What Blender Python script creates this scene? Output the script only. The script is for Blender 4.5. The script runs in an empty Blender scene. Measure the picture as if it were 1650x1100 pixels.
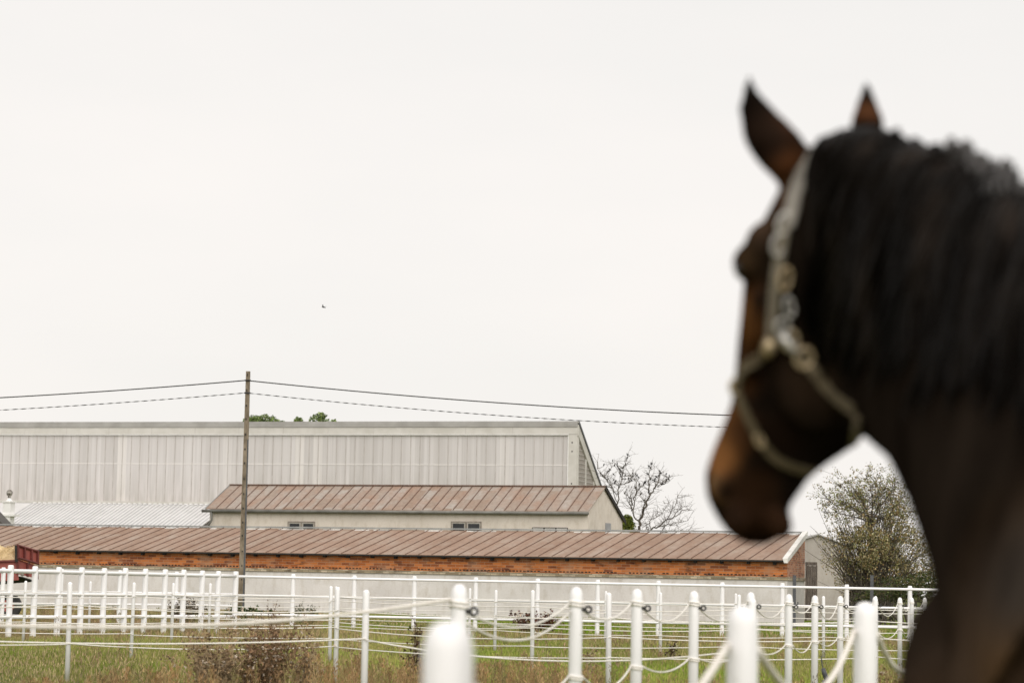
import bpy, bmesh, math, random
import numpy as np
from mathutils import Vector, Matrix, noise
from mathutils.bvhtree import BVHTree
random.seed(7); rng = np.random.default_rng(7)
R = math.radians
S = bpy.context.scene
C = S.collection

# ------------------------------------------------------------ camera
FPX = 3896.0; CAMZ = 1.35
PITCH = math.atan(395.4/FPX); ROLL = R(1.1)
F = Vector((0, math.cos(PITCH), math.sin(PITCH)))
U0 = Vector((0, -math.sin(PITCH), math.cos(PITCH)))
R0 = Vector((1, 0, 0))
RV = R0*math.cos(ROLL)+U0*math.sin(ROLL)
UV = -R0*math.sin(ROLL)+U0*math.cos(ROLL)
CAM = Vector((0, 0, CAMZ))
cd = bpy.data.cameras.new('camera'); cam = bpy.data.objects.new('camera', cd); C.objects.link(cam)
cam.matrix_world = Matrix(((RV.x, UV.x, -F.x, 0), (RV.y, UV.y, -F.y, 0), (RV.z, UV.z, -F.z, CAMZ), (0, 0, 0, 1)))
cd.sensor_width = 36; cd.lens = 36*FPX/1650; cd.clip_start = 0.05; cd.clip_end = 5000
cd.dof.use_dof = True; cd.dof.focus_distance = 52; cd.dof.aperture_fstop = 3.7; cd.dof.aperture_blades = 9
S.camera = cam
# ------------------------------------------------------------ sky, sun, exposure
SUN_EL, SUN_AZ = R(35), R(166)
W = bpy.data.worlds.new('World'); S.world = W; W.use_nodes = True
nt = W.node_tree; nt.nodes.clear()
o_ = nt.nodes.new('ShaderNodeOutputWorld'); bg = nt.nodes.new('ShaderNodeBackground')
sky = nt.nodes.new('ShaderNodeTexSky'); sky.sky_type = 'NISHITA'; sky.sun_disc = False
sky.sun_elevation = SUN_EL; sky.sun_rotation = SUN_AZ; sky.dust_density = 3
mul = nt.nodes.new('ShaderNodeVectorMath'); mul.operation = 'SCALE'; mul.inputs[3].default_value = 0.08
tc = nt.nodes.new('ShaderNodeTexCoord'); mp = nt.nodes.new('ShaderNodeMapping'); mp.inputs['Scale'].default_value = (2.2, 2.2, 7)
nz = nt.nodes.new('ShaderNodeTexNoise'); nz.inputs['Scale'].default_value = 1.3; nz.inputs['Detail'].default_value = 5
cr = nt.nodes.new('ShaderNodeValToRGB')
cr.color_ramp.elements[0].position = .3; cr.color_ramp.elements[0].color = (.625, .608, .586, 1)
cr.color_ramp.elements[1].position = .75; cr.color_ramp.elements[1].color = (.688, .652, .622, 1)
mx = nt.nodes.new('ShaderNodeMix'); mx.data_type = 'RGBA'; mx.inputs[0].default_value = .94
nt.links.new(tc.outputs['Generated'], mp.inputs[0]); nt.links.new(mp.outputs[0], nz.inputs[0]); nt.links.new(nz.outputs[0], cr.inputs[0])
nt.links.new(sky.outputs[0], mul.inputs[0]); nt.links.new(mul.outputs[0], mx.inputs[6]); nt.links.new(cr.outputs[0], mx.inputs[7])
nt.links.new(mx.outputs[2], bg.inputs[0]); nt.links.new(bg.outputs[0], o_.inputs[0]); bg.inputs[1].default_value = 1.0
sd = bpy.data.lights.new('sun', 'SUN'); sd.energy = 1.5; sd.angle = R(80); sd.color = (1, .965, .925)
so = bpy.data.objects.new('sun', sd); C.objects.link(so)
so.rotation_euler = (R(55), 0, R(14))      # sun behind the camera on its left, high
S.view_settings.view_transform = 'Standard'; S.view_settings.look = 'None'; S.view_settings.exposure = 0.58
S.cycles.use_denoising = True
try: S.cycles.denoiser = 'OPENIMAGEDENOISE'
except Exception: pass
S.cycles.max_bounces = 6; S.cycles.transparent_max_bounces = 8

def P(px, py, Y):
    d = F + RV*((px-825)/FPX) - UV*((py-550)/FPX)
    return CAM + d*(Y/d.y)
def GX(px, Y):                                  # ground x of a column at distance Y (z = 0)
    d0 = P(px, 1000, Y); d1 = P(px, 900, Y); t = (0-d0.z)/(d1.z-d0.z)
    return d0.x+(d1.x-d0.x)*t
# ------------------------------------------------------------ helpers
class MB:
    def __init__(s): s.v = []; s.f = []; s.c = []
    def add(s, vs, fs, col=None):
        n = len(s.v); s.v.extend([tuple(v) for v in vs]); s.f.extend([tuple(i+n for i in f) for f in fs])
        s.c.extend([col or (1, 1, 1)]*len(vs))
    def hexa(s, p, col=None):                   # 8 corners: bottom ring 0-3, top ring 4-7
        s.add(p, [(3, 2, 1, 0), (4, 5, 6, 7), (0, 1, 5, 4), (1, 2, 6, 5), (2, 3, 7, 6), (3, 0, 4, 7)], col)
    def box(s, x0, x1, y0, y1, z0, z1, col=None):
        s.hexa([(x0, y0, z0), (x1, y0, z0), (x1, y1, z0), (x0, y1, z0), (x0, y0, z1), (x1, y0, z1), (x1, y1, z1), (x0, y1, z1)], col)
    def tube(s, pts, rad, n=8, cap=True, col=None):
        pts = [Vector(p) for p in pts]
        if not hasattr(rad, '__len__'): rad = [rad]*len(pts)
        vs = []; ref = None
        for i, p in enumerate(pts):
            t = (pts[min(i+1, len(pts)-1)]-pts[max(i-1, 0)])
            t = t.normalized() if t.length > 1e-9 else Vector((0, 0, 1))
            if ref is None: ref = Vector((1, 0, 0)) if abs(t.x) < .8 else Vector((0, 1, 0))
            a = (ref-t*ref.dot(t)).normalized(); b = t.cross(a); ref = a
            for k in range(n):
                an = 2*math.pi*k/n
                vs.append(p+(a*math.cos(an)+b*math.sin(an))*rad[i])
        fs = [(i*n+k, i*n+(k+1) % n, (i+1)*n+(k+1) % n, (i+1)*n+k) for i in range(len(pts)-1) for k in range(n)]
        if cap: fs += [tuple(range(n-1, -1, -1)), tuple((len(pts)-1)*n+k for k in range(n))]
        s.add(vs, fs, col)
    def loft(s, secs, n=24, p=1.0, col=None):    # secs: (centre, u, w)
        vs = []
        for c, u, w in secs:
            for k in range(n):
                a = 2*math.pi*k/n; ca, sa = math.cos(a), math.sin(a)
                vs.append(c+u*(math.copysign(abs(ca)**p, ca))+w*(math.copysign(abs(sa)**p, sa)))
        m = len(secs)
        fs = [(i*n+k, i*n+(k+1) % n, (i+1)*n+(k+1) % n, (i+1)*n+k) for i in range(m-1) for k in range(n)]
        fs += [tuple(range(n-1, -1, -1)), tuple((m-1)*n+k for k in range(n))]
        s.add(vs, fs, col)
    def ball(s, c, rx, ry, rz, seg=12, rot=None, col=None):
        vs = []; fs = []; h = seg//2
        for i in range(h+1):
            th = math.pi*i/h
            for k in range(seg):
                ph = 2*math.pi*k/seg
                q = Vector((rx*math.sin(th)*math.cos(ph), ry*math.sin(th)*math.sin(ph), rz*math.cos(th)))
                if rot: q = rot @ q
                vs.append(Vector(c)+q)
        for i in range(h):
            for k in range(seg):
                fs.append((i*seg+k, (i+1)*seg+k, (i+1)*seg+(k+1) % seg, i*seg+(k+1) % seg))
        s.add(vs, fs, col)
    def build(s, name, m, parent=None, smooth=False, colors=False, origin=None):
        me = bpy.data.meshes.new(name)
        v = s.v
        if origin is not None:
            v = [(a-origin[0], b-origin[1], c-origin[2]) for a, b, c in v]
        me.from_pydata(v, [], s.f); me.update()
        if colors:
            at = me.color_attributes.new('Col', 'FLOAT_COLOR', 'POINT')
            arr = np.ones((len(s.v), 4), dtype=np.float32); arr[:, :3] = np.array(s.c, dtype=np.float32)
            at.data.foreach_set('color', arr.ravel())
        if smooth: me.polygons.foreach_set('use_smooth', [True]*len(me.polygons))
        me.materials.append(m)
        o = bpy.data.objects.new(name, me); C.objects.link(o)
        if origin is not None: o.location = origin
        if parent: o.parent = parent
        return o
def tag(o, label=None, cat=None, group=None, kind=None):
    if label: o['label'] = label
    if cat: o['category'] = cat
    if group: o['group'] = group
    if kind: o['kind'] = kind
    return o
def empty(name, loc, rz, label, cat, group=None):
    o = bpy.data.objects.new(name, None); C.objects.link(o); o.location = loc; o.rotation_euler = (0, 0, rz)
    o.empty_display_size = .1
    return tag(o, label, cat, group)
def childmesh(mb, name, m, parent, **k):         # mesh given in world coordinates under a parent with only a location
    o = mb.build(name, m, None, origin=tuple(parent.location), **k); o.location = (0, 0, 0); o.parent = parent
    return o

# ------------------------------------------------------------ materials
def newmat(name):
    m = bpy.data.materials.new(name); m.use_nodes = True
    n = m.node_tree; b = n.nodes['Principled BSDF']
    return m, n, b
def N(n, t, **k):
    x = n.nodes.new(t)
    for a, b in k.items():
        if a in x.inputs.keys(): x.inputs[a].default_value = b
        else: setattr(x, a, b)
    return x
def ramp(n, fac, stops):
    r = n.nodes.new('ShaderNodeValToRGB'); e = r.color_ramp.elements
    while len(e) < len(stops): e.new(.5)
    for i, (p, c) in enumerate(stops): e[i].position = p; e[i].color = (*c, 1)
    n.links.new(fac, r.inputs[0]); return r.outputs[0]
def mixc(n, a, b, fac, mode='MIX'):
    x = n.nodes.new('ShaderNodeMix'); x.data_type = 'RGBA'; x.blend_type = mode
    for sock, val in ((x.inputs[0], fac), (x.inputs[6], a), (x.inputs[7], b)):
        if hasattr(val, 'is_linked') or hasattr(val, 'node'): n.links.new(val, sock)
        else: sock.default_value = val if not isinstance(val, tuple) else (*val, 1)
    return x.outputs[2]
def noise_fac(n, scale, detail=4, vec=None, rough=.55, mscale=None):
    t = N(n, 'ShaderNodeTexCoord'); src = t.outputs['Object'] if vec is None else vec
    if mscale:
        m = N(n, 'ShaderNodeMapping'); m.inputs['Scale'].default_value = mscale; n.links.new(src, m.inputs[0]); src = m.outputs[0]
    z = N(n, 'ShaderNodeTexNoise', Scale=scale, Detail=detail, Roughness=rough); n.links.new(src, z.inputs[0])
    return z.outputs[0]
def bump(n, b, h, strength=.3, dist=.01):
    x = N(n, 'ShaderNodeBump', Strength=strength, Distance=dist); n.links.new(h, x.inputs['Height']); n.links.new(x.outputs[0], b.inputs['Normal'])
def simple(name, c0, c1, scale=5, rough=.7, mscale=None, metal=0, spec=.5, bumps=0, sp=(.35, .65)):
    m, n, b = newmat(name); f = noise_fac(n, scale, mscale=mscale)
    n.links.new(ramp(n, f, [(sp[0], c0), (sp[1], c1)]), b.inputs['Base Color'])
    b.inputs['Roughness'].default_value = rough; b.inputs['Metallic'].default_value = metal; b.inputs['Specular IOR Level'].default_value = spec
    if bumps: bump(n, b, f, bumps)
    return m
def join_into(dst, src):                        # surface detail becomes faces of its part, with its own material slot
    bm_ = bmesh.new(); bm_.from_mesh(dst.data); n0 = len(bm_.faces); off = len(dst.data.materials); bm_.from_mesh(src.data)
    bm_.faces.ensure_lookup_table()
    for f in bm_.faces[n0:]: f.material_index += off
    bm_.to_mesh(dst.data); bm_.free()
    for m_ in src.data.materials: dst.data.materials.append(m_)
    bpy.data.objects.remove(src)
def vcol(name, rough=.8, var=.35, scale=20, trans=0, spec=.2):
    m, n, b = newmat(name); a = N(n, 'ShaderNodeVertexColor', layer_name='Col')
    f = noise_fac(n, scale, 3); g = ramp(n, f, [(.3, (1-var,)*3), (.7, (1+var,)*3)])
    n.links.new(mixc(n, a.outputs[0], g, 1.0, 'MULTIPLY'), b.inputs['Base Color'])
    b.inputs['Roughness'].default_value = rough; b.inputs['Specular IOR Level'].default_value = spec
    return m
M = {}
M['post'] = simple('white_post_plastic', (.83, .81, .78), (.9, .885, .86), 6, .45, (1, 1, .3))
def postmat():
    m, n, b = newmat('white_painted_post'); g = N(n, 'ShaderNodeNewGeometry'); s = N(n, 'ShaderNodeSeparateXYZ'); n.links.new(g.outputs['Position'], s.inputs[0])
    f = noise_fac(n, 9, 4, g.outputs['Position'])
    a = N(n, 'ShaderNodeMath', operation='MULTIPLY_ADD'); a.inputs[1].default_value = .3; n.links.new(f, a.inputs[0]); n.links.new(s.outputs['Z'], a.inputs[2])
    dirt = ramp(n, a.outputs[0], [(.14, (.55, .50, .38)), (.34, (.87, .86, .86))])
    sp = ramp(n, noise_fac(n, 30, 2, g.outputs['Position']), [(.7, (1, 1, 1)), (.78, (.75, .72, .68))])
    n.links.new(mixc(n, dirt, sp, 1.0, 'MULTIPLY'), b.inputs['Base Color']); b.inputs['Roughness'].default_value = .5
    return m
M['post'] = postmat()
M['rope'] = simple('rope', (.76, .72, .65), (.86, .83, .77), 60, .9)
M['rope_near'] = simple('old_rope', (.70, .65, .58), (.82, .78, .71), 40, .9)
M['black'] = simple('black_plastic', (.01, .01, .01), (.02, .02, .02), 20, .4)
M['wire'] = simple('black_cable', (.008, .008, .008), (.02, .018, .016), 20, .6)
M['concrete_pole'] = simple('weathered_concrete', (.115, .09, .058), (.26, .21, .15), 7, .9, (1, 1, .35), bumps=.5)
M['plaster'] = simple('cream_plaster', (.46, .425, .37), (.56, .525, .465), .5, .9)
def plast(name, base, light, dark):
    m, n, b = newmat(name)
    f = noise_fac(n, .45, 6); g = noise_fac(n, 3.5, 5, mscale=(1, 1, .45)); h = noise_fac(n, 14, 3)
    c = ramp(n, f, [(.3, dark), (.5, base), (.72, light)])
    st = ramp(n, g, [(.30, (.86, .84, .80)), (.5, (1, 1, 1))])
    c = mixc(n, c, st, 1.0, 'MULTIPLY'); c = mixc(n, c, ramp(n, h, [(.3, (.93, .92, .9)), (.6, (1, 1, 1))]), 1.0, 'MULTIPLY')
    n.links.new(c, b.inputs['Base Color']); b.inputs['Roughness'].default_value = .92; bump(n, b, h, .3)
    return m
M['plaster'] = plast('cream_plaster', (.66, .60, .53), (.72, .66, .59), (.58, .525, .46))
M['plinth'] = plast('whitewashed_plinth', (.68, .65, .62), (.76, .73, .70), (.60, .57, .54))
M['greyrender'] = plast('grey_render', (.40, .37, .33), (.47, .43, .38), (.32, .29, .26))
def roofmat(name, c0, c1, rust, pitch_w, sheet):
    m, n, b = newmat(name); t = N(n, 'ShaderNodeTexCoord'); s = N(n, 'ShaderNodeSeparateXYZ'); n.links.new(t.outputs['Object'], s.inputs[0])
    # one random tone for each sheet between seams
    dx = N(n, 'ShaderNodeMath', operation='DIVIDE'); dx.inputs[1].default_value = pitch_w; n.links.new(s.outputs['X'], dx.inputs[0])
    fx = N(n, 'ShaderNodeMath', operation='FLOOR'); n.links.new(dx.outputs[0], fx.inputs[0])
    dy = N(n, 'ShaderNodeMath', operation='DIVIDE'); dy.inputs[1].default_value = sheet; n.links.new(s.outputs['Y'], dy.inputs[0])
    fy = N(n, 'ShaderNodeMath', operation='FLOOR'); n.links.new(dy.outputs[0], fy.inputs[0])
    cb = N(n, 'ShaderNodeCombineXYZ'); n.links.new(fx.outputs[0], cb.inputs[0]); n.links.new(fy.outputs[0], cb.inputs[1])
    wn = N(n, 'ShaderNodeTexWhiteNoise', noise_dimensions='2D'); n.links.new(cb.outputs[0], wn.inputs['Vector'])
    f = noise_fac(n, 1.2, 6, mscale=(1, .5, 1)); f2 = noise_fac(n, 6, 5)
    base = mixc(n, c0, c1, wn.outputs['Value']); base = mixc(n, base, rust, ramp(n, f, [(.45, (0, 0, 0)), (.7, (.75, .75, .75))]))
    n.links.new(mixc(n, base, ramp(n, f2, [(.3, (.82, .8, .78)), (.6, (1.05, 1.05, 1.05))]), 1.0, 'MULTIPLY'), b.inputs['Base Color'])
    b.inputs['Roughness'].default_value = .62; return m
M['redroof'] = roofmat('faded_red_sheet_metal', (.265, .163, .108), (.315, .205, .145), (.37, .295, .235), .62, 50)
M['seam'] = simple('dark_seam', (.10, .055, .035), (.16, .09, .06), 3, .7)
M['midroof'] = roofmat('rusty_grey_sheet_metal', (.27, .195, .145), (.36, .315, .275), (.31, .19, .13), .6, 1.1)
M['zinc'] = simple('zinc_trim', (.25, .26, .255), (.36, .365, .35), 1.5, .55, metal=.2)
M['verge'] = simple('white_verge_board', (.62, .60, .56), (.8, .78, .74), 2, .6)
M['darkwood'] = simple('tarred_wood', (.012, .01, .008), (.03, .024, .02), 6, .85)
M['oldwood'] = simple('grey_old_wood', (.045, .035, .028), (.16, .13, .105), 6, .9, (6, 6, .4), bumps=.4)
M['glass'] = simple('dark_window_glass', (.01, .012, .014), (.03, .032, .035), 1, .12)
M['frame'] = simple('weathered_window_frame', (.20, .17, .14), (.34, .30, .26), 6, .8)
M['sashwood'] = simple('worn_sash_paint', (.36, .33, .29), (.48, .45, .40), 6, .7)
M['wframe'] = simple('white_window_frame', (.65, .63, .6), (.75, .73, .7), 6, .6)
M['steel'] = simple('dark_grey_steel', (.05, .053, .058), (.075, .078, .085), 8, .5)
M['corr'] = simple('white_corrugated_sheet', (.61, .60, .59), (.68, .67, .66), .8, .5)
M['corrline'] = simple('corrugation_valley', (.42, .42, .42), (.48, .48, .48), .8, .6)
M['white'] = simple('white_paint', (.72, .71, .69), (.8, .79, .77), 2, .5)
M['red'] = simple('faded_red_paint', (.24, .05, .04), (.34, .085, .065), 3, .6)
M['redrib'] = simple('dark_red_rib', (.10, .018, .015), (.15, .03, .024), 3, .6)
M['straw'] = simple('straw', (.52, .38, .19), (.78, .62, .38), 3, .9, bumps=.8)
M['rubber'] = simple('rubber', (.012, .012, .012), (.03, .028, .026), 8, .8)
def brickmat(name, c1, c2, c3, mortar, sc=1.0):
    m, n, b = newmat(name); t = N(n, 'ShaderNodeTexCoord'); s = N(n, 'ShaderNodeSeparateXYZ'); n.links.new(t.outputs['Object'], s.inputs[0])
    ad = N(n, 'ShaderNodeMath', operation='ADD'); n.links.new(s.outputs['X'], ad.inputs[0]); n.links.new(s.outputs['Y'], ad.inputs[1])
    cb = N(n, 'ShaderNodeCombineXYZ'); n.links.new(ad.outputs[0], cb.inputs[0]); n.links.new(s.outputs['Z'], cb.inputs[1])
    br = N(n, 'ShaderNodeTexBrick', Scale=1.0); br.inputs['Brick Width'].default_value = .30*sc; br.inputs['Row Height'].default_value = .088*sc
    br.inputs['Mortar Size'].default_value = .008; br.inputs['Bias'].default_value = 0; br.inputs['Color1'].default_value = (0, 0, 0, 1); br.inputs['Color2'].default_value = (1, 1, 1, 1)
    br.inputs['Mortar'].default_value = (.5, .5, .5, 1); n.links.new(cb.outputs[0], br.inputs['Vector'])
    col = ramp(n, br.outputs['Color'], [(.05, c3), (.3, c1), (.65, c2), (.95, tuple(x*1.15 for x in c2))])
    pale = ramp(n, noise_fac(n, .9, 5), [(.5, (0, 0, 0)), (.68, (.55, .55, .55))])
    col = mixc(n, col, mortar, pale)
    col = mixc(n, col, mortar, br.outputs['Fac'])
    st = ramp(n, noise_fac(n, 2.6, 6, mscale=(.6, .6, 2)), [(.33, (.45, .42, .40)), (.45, (1, 1, 1))])
    n.links.new(mixc(n, col, st, 1.0, 'MULTIPLY'), b.inputs['Base Color']); b.inputs['Roughness'].default_value = .9
    return m
M['brick'] = brickmat('orange_brick', (.40, .115, .028), (.52, .17, .045), (.22, .065, .025), (.42, .27, .17), 1.3)
M['brickgable'] = brickmat('pinkish_brick', (.40, .15, .07), (.48, .22, .12), (.30, .10, .05), (.42, .33, .26))
M['tanbrick'] = brickmat('tan_ledge_brick', (.33, .27, .17), (.46, .39, .28), (.24, .19, .12), (.16, .13, .09))
def barnmat():
    m, n, b = newmat('translucent_wall_panels'); t = N(n, 'ShaderNodeTexCoord'); s = N(n, 'ShaderNodeSeparateXYZ'); n.links.new(t.outputs['Object'], s.inputs[0])
    dx = N(n, 'ShaderNodeMath', operation='DIVIDE'); dx.inputs[1].default_value = .69; n.links.new(s.outputs['X'], dx.inputs[0])
    fl = N(n, 'ShaderNodeMath', operation='FLOOR'); n.links.new(dx.outputs[0], fl.inputs[0])
    wn = N(n, 'ShaderNodeTexWhiteNoise', noise_dimensions='1D'); n.links.new(fl.outputs[0], wn.inputs['W'])
    tone = ramp(n, wn.outputs['Value'], [(0, (.54, .515, .50)), (.88, (.61, .585, .575)), (.95, (.72, .69, .66))])
    streak = ramp(n, noise_fac(n, 1.6, 4, mscale=(3, 3, .03)), [(.35, (.93, .925, .92)), (.65, (1.05, 1.05, 1.05))])
    fine = ramp(n, noise_fac(n, 14, 2, mscale=(1, 1, .02)), [(.3, (.95, .95, .95)), (.7, (1.03, 1.03, 1.03))])
    low = N(n, 'ShaderNodeMapRange'); low.inputs[1].default_value = 6.9; low.inputs[2].default_value = 9.5; n.links.new(s.outputs['Z'], low.inputs[0])
    c = mixc(n, mixc(n, tone, streak, 1.0, 'MULTIPLY'), fine, 1.0, 'MULTIPLY')
    dirt = ramp(n, noise_fac(n, 1.1, 5, mscale=(2, 2, .25)), [(.45, (.84, .83, .80)), (.6, (1.05, 1.03, 1.02))])
    c2 = mixc(n, c, dirt, 1.0, 'MULTIPLY'); n.links.new(mixc(n, c2, c, low.outputs[0]), b.inputs['Base Color'])
    b.inputs['Roughness'].default_value = .4; return m
M['barnpanel'] = barnmat()
M['barnrib'] = simple('panel_joint', (.40, .37, .34), (.52, .49, .46), 1.5, .6)
M['barnconc'] = simple('barn_concrete', (.52, .50, .455), (.60, .58, .54), 1.2, .85)
M['barnedge'] = simple('barn_roof_edge', (.30, .29, .27), (.38, .37, .35), 1, .7)
M['louver'] = simple('louvered_side', (.26, .23, .20), (.34, .31, .28), 3, .8, (1, 1, 6))
M['bark'] = simple('bark', (.05, .04, .028), (.13, .11, .085), 4, .95)
M['leaf'] = vcol('leaves', .7, .3, 3); M['grass'] = vcol('grass', .85, .25, 1.5); M['weed'] = vcol('dry_weeds', .9, .25, 4)
M['bird'] = simple('black_feathers', (.01, .01, .012), (.03, .028, .028), 10, .5)
def groundmat():
    m, n, b = newmat('field_soil_and_turf'); g = N(n, 'ShaderNodeNewGeometry'); v = g.outputs['Position']
    c = ramp(n, noise_fac(n, .12, 6, v), [(.35, (.12, .10, .045)), (.5, (.11, .125, .035)), (.68, (.08, .13, .02))])
    c = mixc(n, c, ramp(n, noise_fac(n, 3, 6, v), [(.3, (.7, .65, .6)), (.7, (1.15, 1.15, 1.1))]), 1.0, 'MULTIPLY')
    n.links.new(c, b.inputs['Base Color']); b.inputs['Roughness'].default_value = 1; b.inputs['Specular IOR Level'].default_value = .1
    return m
M['ground'] = groundmat()

# ------------------------------------------------------------ ground
g = MB(); rs = [0, 20, 40, 70, 110, 160, 300, 700, 2500]; nn = 48
vs = [(0, 0, 0)]; fs = []
for r in rs[1:]:
    for k in range(nn): vs.append((r*math.cos(2*math.pi*k/nn), r*math.sin(2*math.pi*k/nn), 0))
for k in range(nn): fs.append((0, 1+k, 1+(k+1) % nn))
for i in range(len(rs)-2):
    for k in range(nn): a = 1+i*nn; fs.append((a+k, a+nn+k, a+nn+(k+1) % nn, a+(k+1) % nn))
g.add(vs, fs); tag(g.build('ground', M['ground']), 'flat grassy field under the paddocks and farm buildings', kind='structure')

# ============================================================ BUILDINGS
def frame(name, px, Y, th, label, cat):          # local +x runs right along the front wall, +y inward
    return empty(name, (GX(px, Y), Y, 0), -R(th), label, cat)
def part(mb, name, m, parent, **k):
    return mb.build(name, M[m] if isinstance(m, str) else m, parent, **k)

# --- long brick stable with a lean-to roof
b = frame('brick_stable', 1268, 100, 21.5, 'long low orange brick stable with whitewashed base and faded red seamed metal lean-to roof', 'stable')
L = 54; D = 4.15; ze = 2.74; zr = 3.84; SK = -.35
m = MB(); m.hexa([(-L, 0, 0), (0, 0, 0), (SK, D, 0), (-L, D, 0), (-L, 0, 1.84), (0, 0, 1.84), (SK, D, 1.84), (-L, D, 1.84)]); part(m, 'plinth_wall', 'plinth', b)
m = MB(); m.hexa([(-L, .0, 1.99), (0, 0, 1.99), (-.35, D-.03, 1.99), (-L, D-.03, 1.99), (-L, 0, ze-.06), (0, 0, ze-.06), (-.35, D-.03, zr-.08), (-L, D-.03, zr-.08)])
br_ = part(m, 'brick_wall', 'brick', b)
m = MB(); m.hexa([(.004, 0, 1.99), (.008, 0, 1.99), (SK+.008, D, 1.99), (SK+.004, D, 1.99), (.004, 0, ze-.05), (.008, 0, ze-.05), (SK+.008, D, zr-.07), (SK+.004, D, zr-.07)])
part(m, 'gable_wall', 'brickgable', b)
m = MB(); m.hexa([(-L, -.05, 1.84), (.05, -.05, 1.84), (SK+.05, D+.02, 1.84), (-L, D+.02, 1.84), (-L, -.03, 1.985), (.03, -.03, 1.985), (SK+.03, D+.01, 1.985), (-L, D+.01, 1.985)]); part(m, 'brick_ledge', 'tanbrick', b)
m = MB(); x = -L+.1
while x < -.2:                                    # vent slots left by the half-brick course
    if rng.random() < .82 and not (-7.5 < x < -6.9): m.box(x, x+.085+.04*rng.random(), -.006, .02, 2.02, 2.065+.015*rng.random())
    x += .165
join_into(br_, part(m, 'vent_slots', 'darkwood', b))
x = -.45
while x > -L:                                     # rafter ends
    m = MB(); w = .11; m.box(x-w, x, -.20, .0, ze-.22-.05*rng.random(), ze-.075); x -= 1.12+.06*rng.random(); part(m, 'rafter_end', 'darkwood', b)
m = MB(); m.hexa([(-L, -.315, ze-.15), (.0, -.315, ze-.15), (.0, 0, ze-.03), (-L, 0, ze-.03), (-L, -.315, ze-.085), (.0, -.315, ze-.085), (0, 0, ze+.02), (-L, 0, ze+.02)]); part(m, 'eaves_board', 'darkwood', b)
sl = (zr-ze)/D
def brz(y): return ze+sl*y
m = MB(); m.hexa([(-L, -.3, brz(-.3)-.03), (0, -.3, brz(-.3)-.03), (SK, D, brz(D)-.03), (-L, D, brz(D)-.03), (-L, -.3, brz(-.3)+.02), (0, -.3, brz(-.3)+.02), (SK, D, brz(D)+.02), (-L, D, brz(D)+.02)])
rf = part(m, 'roof', 'redroof', b)
m = MB(); x = -.95
while x > -L:
    sk = -SK*0; m.hexa([(x-.016, -.3, brz(-.3)+.02), (x+.016, -.3, brz(-.3)+.02), (x+.016+.42, D, brz(D)+.02), (x-.016+.42, D, brz(D)+.02), (x-.010, -.3, brz(-.3)+.05), (x+.010, -.3, brz(-.3)+.05), (x+.430, D, brz(D)+.05), (x+.410, D, brz(D)+.05)]); x -= .62
join_into(rf, part(m, 'standing_seams', 'seam', rf))
m = MB(); m.hexa([(-L, D-.06, brz(D)+.05), (SK, D-.06, brz(D)+.05), (SK, D+.1, brz(D)+.05), (-L, D+.1, brz(D)+.05), (-L, D-.06, brz(D)+.12), (SK, D-.06, brz(D)+.12), (SK, D+.1, brz(D)+.12), (-L, D+.1, brz(D)+.12)]); part(m, 'ridge_cap', 'zinc', rf)
m = MB(); 
for _ in range(42):                               # bleached patches of torn edging below the cap
    x = -L*rng.random(); w = .3+.9*rng.random(); m.hexa([(x, D-.22, brz(D-.22)+.024), (x+w, D-.2, brz(D-.2)+.024), (x+w, D-.07, brz(D-.07)+.024), (x, D-.07, brz(D-.07)+.024), (x, D-.22, brz(D-.22)+.03), (x+w, D-.2, brz(D-.2)+.03), (x+w, D-.07, brz(D-.07)+.03), (x, D-.07, brz(D-.07)+.03)])
join_into(rf, part(m, 'edge_patches', 'verge', rf))
m = MB(); m.hexa([(-.05, -.34, brz(-.34)-.1), (.10, -.34, brz(-.34)-.1), (SK+.12, D+.05, brz(D)-.1), (SK-.03, D+.05, brz(D)-.1), (-.12, -.34, brz(-.34)+.09), (.10, -.34, brz(-.34)+.09), (SK+.12, D+.05, brz(D)+.14), (SK-.10, D+.05, brz(D)+.14)]); part(m, 'verge_board', 'verge', rf)

# --- cream shed behind it, gabled, rusty seamed roof
b = frame('cream_shed', 945, 130, 20, 'cream plastered shed with rusty grey seamed gable roof behind the brick stable', 'shed')
L = 22.6; D = 6.2; ze = 5.52; zr = 6.86; yr = 2.75
m = MB(); m.add([(-L, 0, 0), (0, 0, 0), (0, D, 0), (-L, D, 0), (-L, 0, ze-.05), (0, 0, ze-.05), (0, yr, zr-.05), (0, D, ze-.35), (-L, D, ze-.35), (-L, yr, zr-.05)],
    [(0, 1, 5, 4), (1, 2, 7, 6, 5), (2, 3, 8, 7), (3, 0, 4, 9, 8), (0, 3, 2, 1)]); part(m, 'wall', 'plaster', b)
s1 = (zr-ze)/yr; s2 = (zr-ze+.3)/(D-yr)
def slab(m, y0, z0, y1, z1, x0, x1, t=.05): m.hexa([(x0, y0, z0), (x1, y0, z0), (x1, y1, z1), (x0, y1, z1), (x0, y0, z0+t), (x1, y0, z0+t), (x1, y1, z1+t), (x0, y1, z1+t)])
m = MB(); slab(m, -.2, ze-.2*s1, yr, zr, -L-.15, .08); rf = part(m, 'roof', 'midroof', b)
m = MB(); slab(m, yr+.003, zr, D+.3, zr-s2*(D+.3-yr), -L-.15, .08); part(m, 'rear_roof', 'midroof', b)
m = MB(); x = -.5
while x > -L: slab(m, -.2, ze-.2*s1+.05, yr, zr+.05, x-.02, x+.02, .035); x -= .6
join_into(rf, part(m, 'standing_seams', 'seam', rf))
m = MB(); slab(m, yr-.09, zr+.055, yr+.09, zr+.055, -L-.16, .09, .06); part(m, 'ridge_cap', 'seam', rf)
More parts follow.
